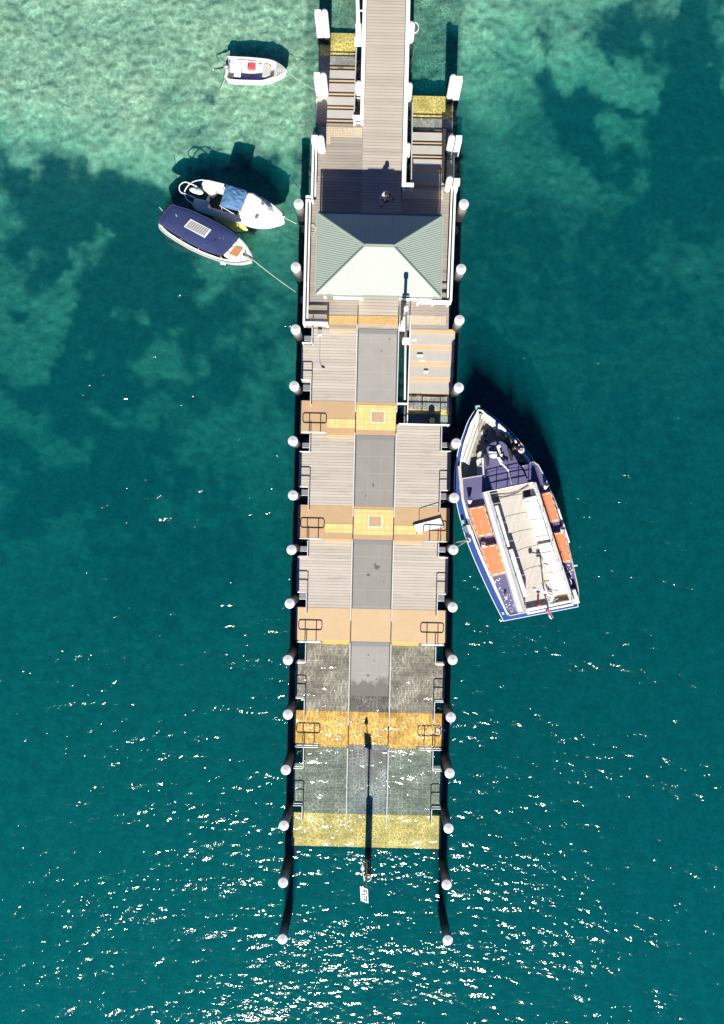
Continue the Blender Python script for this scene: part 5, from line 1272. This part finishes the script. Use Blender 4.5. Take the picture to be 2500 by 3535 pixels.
def person(base, J, label, shirt, trousers, hair, shoes, extra=None):
    r_ = thing('person', base, label, 'person')
    up = Vector((0,0,1))
    pts, ed = [], []
    def a(p_, rad, par=None):
        pts.append((Vector(p_), rad)); i = len(pts)-1
        if par is not None: ed.append((par, i))
        return i
    pel = a(J['pelvis'], (.135,.10)); sp_ = a(J['pelvis'].lerp(J['chest'],.5), (.12,.085), pel); ch = a(J['chest'], (.145,.095), sp_); nk = a(J['neck'], .052, ch)
    h0 = a(J['neck'].lerp(J['head'],.45), .06, nk); h1 = a(J['head'], (.078,.095), h0); h2 = a(J['head']+(J['head']-J['neck']).normalized()*.085, .06, h1)
    for s_ in 'lr':
        sh = a(J['sh_'+s_], .058, ch); e_ = a(J['el_'+s_], .042, sh); w_ = a(J['wr_'+s_], .028, e_)
        d_ = (J['wr_'+s_]-J['el_'+s_]).normalized(); sd = d_.cross(up).normalized(); hand_pts(J['wr_'+s_], d_, up, sd, w_, pts, ed)
        hp_ = a(J['hip_'+s_], .085, pel); kn = a(J['kn_'+s_], .058, hp_); an = a(J['an_'+s_], .04, kn); to = a(J['to_'+s_], (.042,.03), an)
    b_ = skin('body', pts, ed, M['skin'], r_)
    f_ = J['face']; hd = J['head']+Vector((0,0,.02)); sd = f_.cross(up).normalized()
    MB().ball(hd+f_*.095-up*.02, .018, 8, 6, (1,1,1.4)).obj('nose', M['skin'], r_, smooth=True)
    for k in (-1,1):
        MB().ball(hd+f_*.082+sd*.03*k+up*.012, .011, 8, 6).obj('eye', M['black_rubber'], r_, smooth=True)
        MB().ball(hd+sd*.083*k-up*.01, .024, 8, 6, (.7,1,1.3)).obj('ear', M['skin'], r_, smooth=True)
    MB().ball(hd+f_*.084-up*.05, .018, 8, 6, (1,1,.35)).obj('mouth', M['red'], r_, smooth=True)
    hb = MB().ball((0,0,0), .108, 16, 10, (1,1.0,.85)); hb.v = [p_+hd-f_*.022+up*.035 for p_ in hb.v]; hb.obj('hair', hair, r_, smooth=True)
    tp = [(J['pelvis']+up*.03, (.15,.115)), (J['pelvis'].lerp(J['chest'],.5), (.14,.105)), (J['chest'], (.165,.115)), (J['chest'].lerp(J['neck'],.6), .085)]
    te = [(0,1),(1,2),(2,3)]
    for s_ in 'lr':
        i = len(tp); tp += [(J['sh_'+s_], .072), (J['sh_'+s_].lerp(J['el_'+s_],.9), .056), (J['el_'+s_].lerp(J['wr_'+s_],.75), .042)]; te += [(2,i),(i,i+1),(i+1,i+2)]
    skin('jacket', tp, te, shirt, r_)
    tp = [(J['pelvis'], (.15,.115))]; te = []
    for s_ in 'lr':
        i = len(tp); tp += [(J['hip_'+s_], .10), (J['kn_'+s_], .074), (J['kn_'+s_].lerp(J['an_'+s_],.9), .058)]; te += [(0,i),(i,i+1),(i+1,i+2)]
    skin('trousers', tp, te, trousers, r_)
    for s_ in 'lr':
        d_ = (J['to_'+s_]-J['an_'+s_]); mid = J['an_'+s_].lerp(J['to_'+s_],.45)
        skin('shoe', [(J['an_'+s_]+up*.01, .05), (mid, .05), (J['to_'+s_], .045)], [(0,1),(1,2)], shoes, r_)
    return r_
V3 = Vector
c_ = P(1321,705,D0); fw = V3((.95,-.31,0)).normalized(); sd = V3((-fw.y, fw.x, 0)); Z = V3((0,0,1))
def at(f_, s_, z_): return V3((c_.x,c_.y,D0)) + fw*f_ + sd*s_ + Z*z_
J = dict(pelvis=at(-.02,0,.92), chest=at(.08,0,1.27), neck=at(.15,0,1.46), head=at(.21,0,1.58), face=(fw-Z*.25).normalized(),
         sh_l=at(.09,.18,1.38), sh_r=at(.09,-.18,1.38), el_l=at(.20,.25,1.13), el_r=at(.20,-.22,1.13), wr_l=at(.42,.09,1.22), wr_r=at(.42,-.07,1.22),
         hip_l=at(-.02,.09,.87), hip_r=at(-.02,-.09,.87), kn_l=at(.07,.10,.48), kn_r=at(.0,-.10,.48), an_l=at(.03,.11,.08), an_r=at(-.12,-.11,.08), to_l=at(.19,.13,.045), to_r=at(.05,-.13,.045))
pr_ = person((c_.x,c_.y,D0), J, 'person in black jacket and grey trousers standing in the roof shadow', M['black_cloth'], M['grey_light'], M['hair'], M['black_rubber'])
q = at(.53,.01,1.24); o = MB().box(q.x-.04,q.x+.04,q.y-.075,q.y+.075,q.z-.005,q.z+.006).rot(math.atan2(fw.y,fw.x), q).obj('phone', M['black_glass'], None, q); tag(o, 'small dark phone held by the person standing on deck', 'phone')
tp = [at(-.10,.0,1.40), at(-.06,.12,1.41), at(-.04,.2,1.36)]
skin('pale_shirt', [(at(.05,0,1.34),(.16,.115)), (at(.09,.17,1.39),.08), (at(.09,-.17,1.39),.08), (at(.18,.24,1.16),.062), (at(.18,-.21,1.16),.06)], [(0,1),(0,2),(1,3),(2,4)], M['pale_cloth'], pr_)
skin('coat_hem', [(at(-.02,0,.84),(.185,.15)), (at(.0,0,1.0),(.165,.13))], [(0,1)], M['grey_light'], pr_)
# the second person, reclining on the starboard bench of the ferry
fz = lambda x, y, z: FZ(x, y, z)
hd_ = fz(722,545,2.0); fd_ = (fz(610,437,1.5)-fz(690,505,1.5)); fd_.z = 0; fd_.normalize(); s2 = V3((-fd_.y, fd_.x, 0))
pel = fz(668,492,1.62); ch_ = fz(700,520,1.86); nk_ = fz(712,532,2.02)
hd_ = nk_ + V3((0,0,.12)) - fd_*.02
J = dict(pelvis=pel, chest=ch_, neck=nk_, head=hd_, face=(fd_-Z*.1).normalized(), sh_l=ch_+s2*.17+Z*.08, sh_r=ch_-s2*.17+Z*.08,
         el_l=ch_+s2*.24+fd_*.12-Z*.14, el_r=fz(735,462,1.75), wr_l=pel+s2*.16+fd_*.28+Z*.0, wr_r=fz(752,486,1.66),
         hip_l=pel+s2*.09+fd_*.04, hip_r=pel-s2*.09+fd_*.04, kn_l=pel+s2*.10+fd_*.45+Z*.12, kn_r=pel-s2*.10+fd_*.44+Z*.02,
         an_l=pel+s2*.08+fd_*.78-Z*.16, an_r=pel-s2*.08+fd_*.80-Z*.14, to_l=pel+s2*.08+fd_*.92-Z*.12, to_r=pel-s2*.08+fd_*.94-Z*.10)
person((pel.x,pel.y,1.43), J, 'person in black top reclining on the shaded bow bench of the ferry', M['black_cloth'], paint('brown_trousers', (.16,.10,.07), .9), M['hair'], M['pale_cloth'])
c_ = fz(755,551,1.45); o = MB().lathe(c_, [(.16,0),(.165,.02),(.10,.03),(.09,.12),(.03,.14)], 18).obj('sun_hat', M['pale_cloth'], None, c_, smooth=True); tag(o, 'pale sun hat on the ferry bench beside the reclining person', 'hat')
# ================================================================== end of boats

# ------------------------------------------------------------------ light, sky, camera
EL = 37.5
sun = bpy.data.lights.new('sun', 'SUN'); sun.energy = 5.0; sun.angle = R(.53); sun.color = (1.0, .95, .86)
so = bpy.data.objects.new('sun', sun); COL.objects.link(so); so.rotation_euler = (R(90-EL), 0, 0); so.location = (0,-30,40)
w = bpy.data.worlds.new('World'); sc.world = w; w.use_nodes = True
nt_ = w.node_tree; bg = nt_.nodes['Background']; sky = nt_.nodes.new('ShaderNodeTexSky'); sky.sky_type = 'NISHITA'
sky.sun_disc = False; sky.sun_elevation = R(EL); sky.sun_rotation = R(180); sky.air_density = .5; sky.dust_density = 0.0; sky.ozone_density = 8.0
tint = nt_.nodes.new('ShaderNodeMix'); tint.data_type = 'RGBA'; tint.blend_type = 'MULTIPLY'; tint.inputs[0].default_value = 1; tint.inputs[7].default_value = (.45,.80,1.2,1)
nt_.links.new(sky.outputs[0], tint.inputs[6]); nt_.links.new(tint.outputs[2], bg.inputs[0]); bg.inputs[1].default_value = .05
cam = bpy.data.cameras.new('camera'); co = bpy.data.objects.new('camera', cam); COL.objects.link(co); sc.camera = co
cam.sensor_fit = 'HORIZONTAL'; cam.sensor_width = 36; cam.lens = 36*FPX/2500
cam.shift_x = (1250 - U0)/2500; cam.shift_y = -(1767.5 - V0)/2500
co.location = (0, 0, HC); co.rotation_euler = (0, 0, A); cam.clip_end = 2000; cam.clip_start = .5
vsn = sc.view_settings; vsn.view_transform = 'Standard'; vsn.look = 'None'; vsn.exposure = .75; vsn.gamma = 1
sc.cycles.use_denoising = True
sc.cycles.max_bounces = 8; sc.cycles.transparent_max_bounces = 16; sc.cycles.volume_bounces = 0; sc.cycles.diffuse_bounces = 3; sc.cycles.glossy_bounces = 3
sc.cycles.sample_clamp_indirect = 4; sc.cycles.caustics_reflective = False; sc.cycles.caustics_refractive = False
for o in bpy.data.objects:
    if '_o' in o: del o['_o']
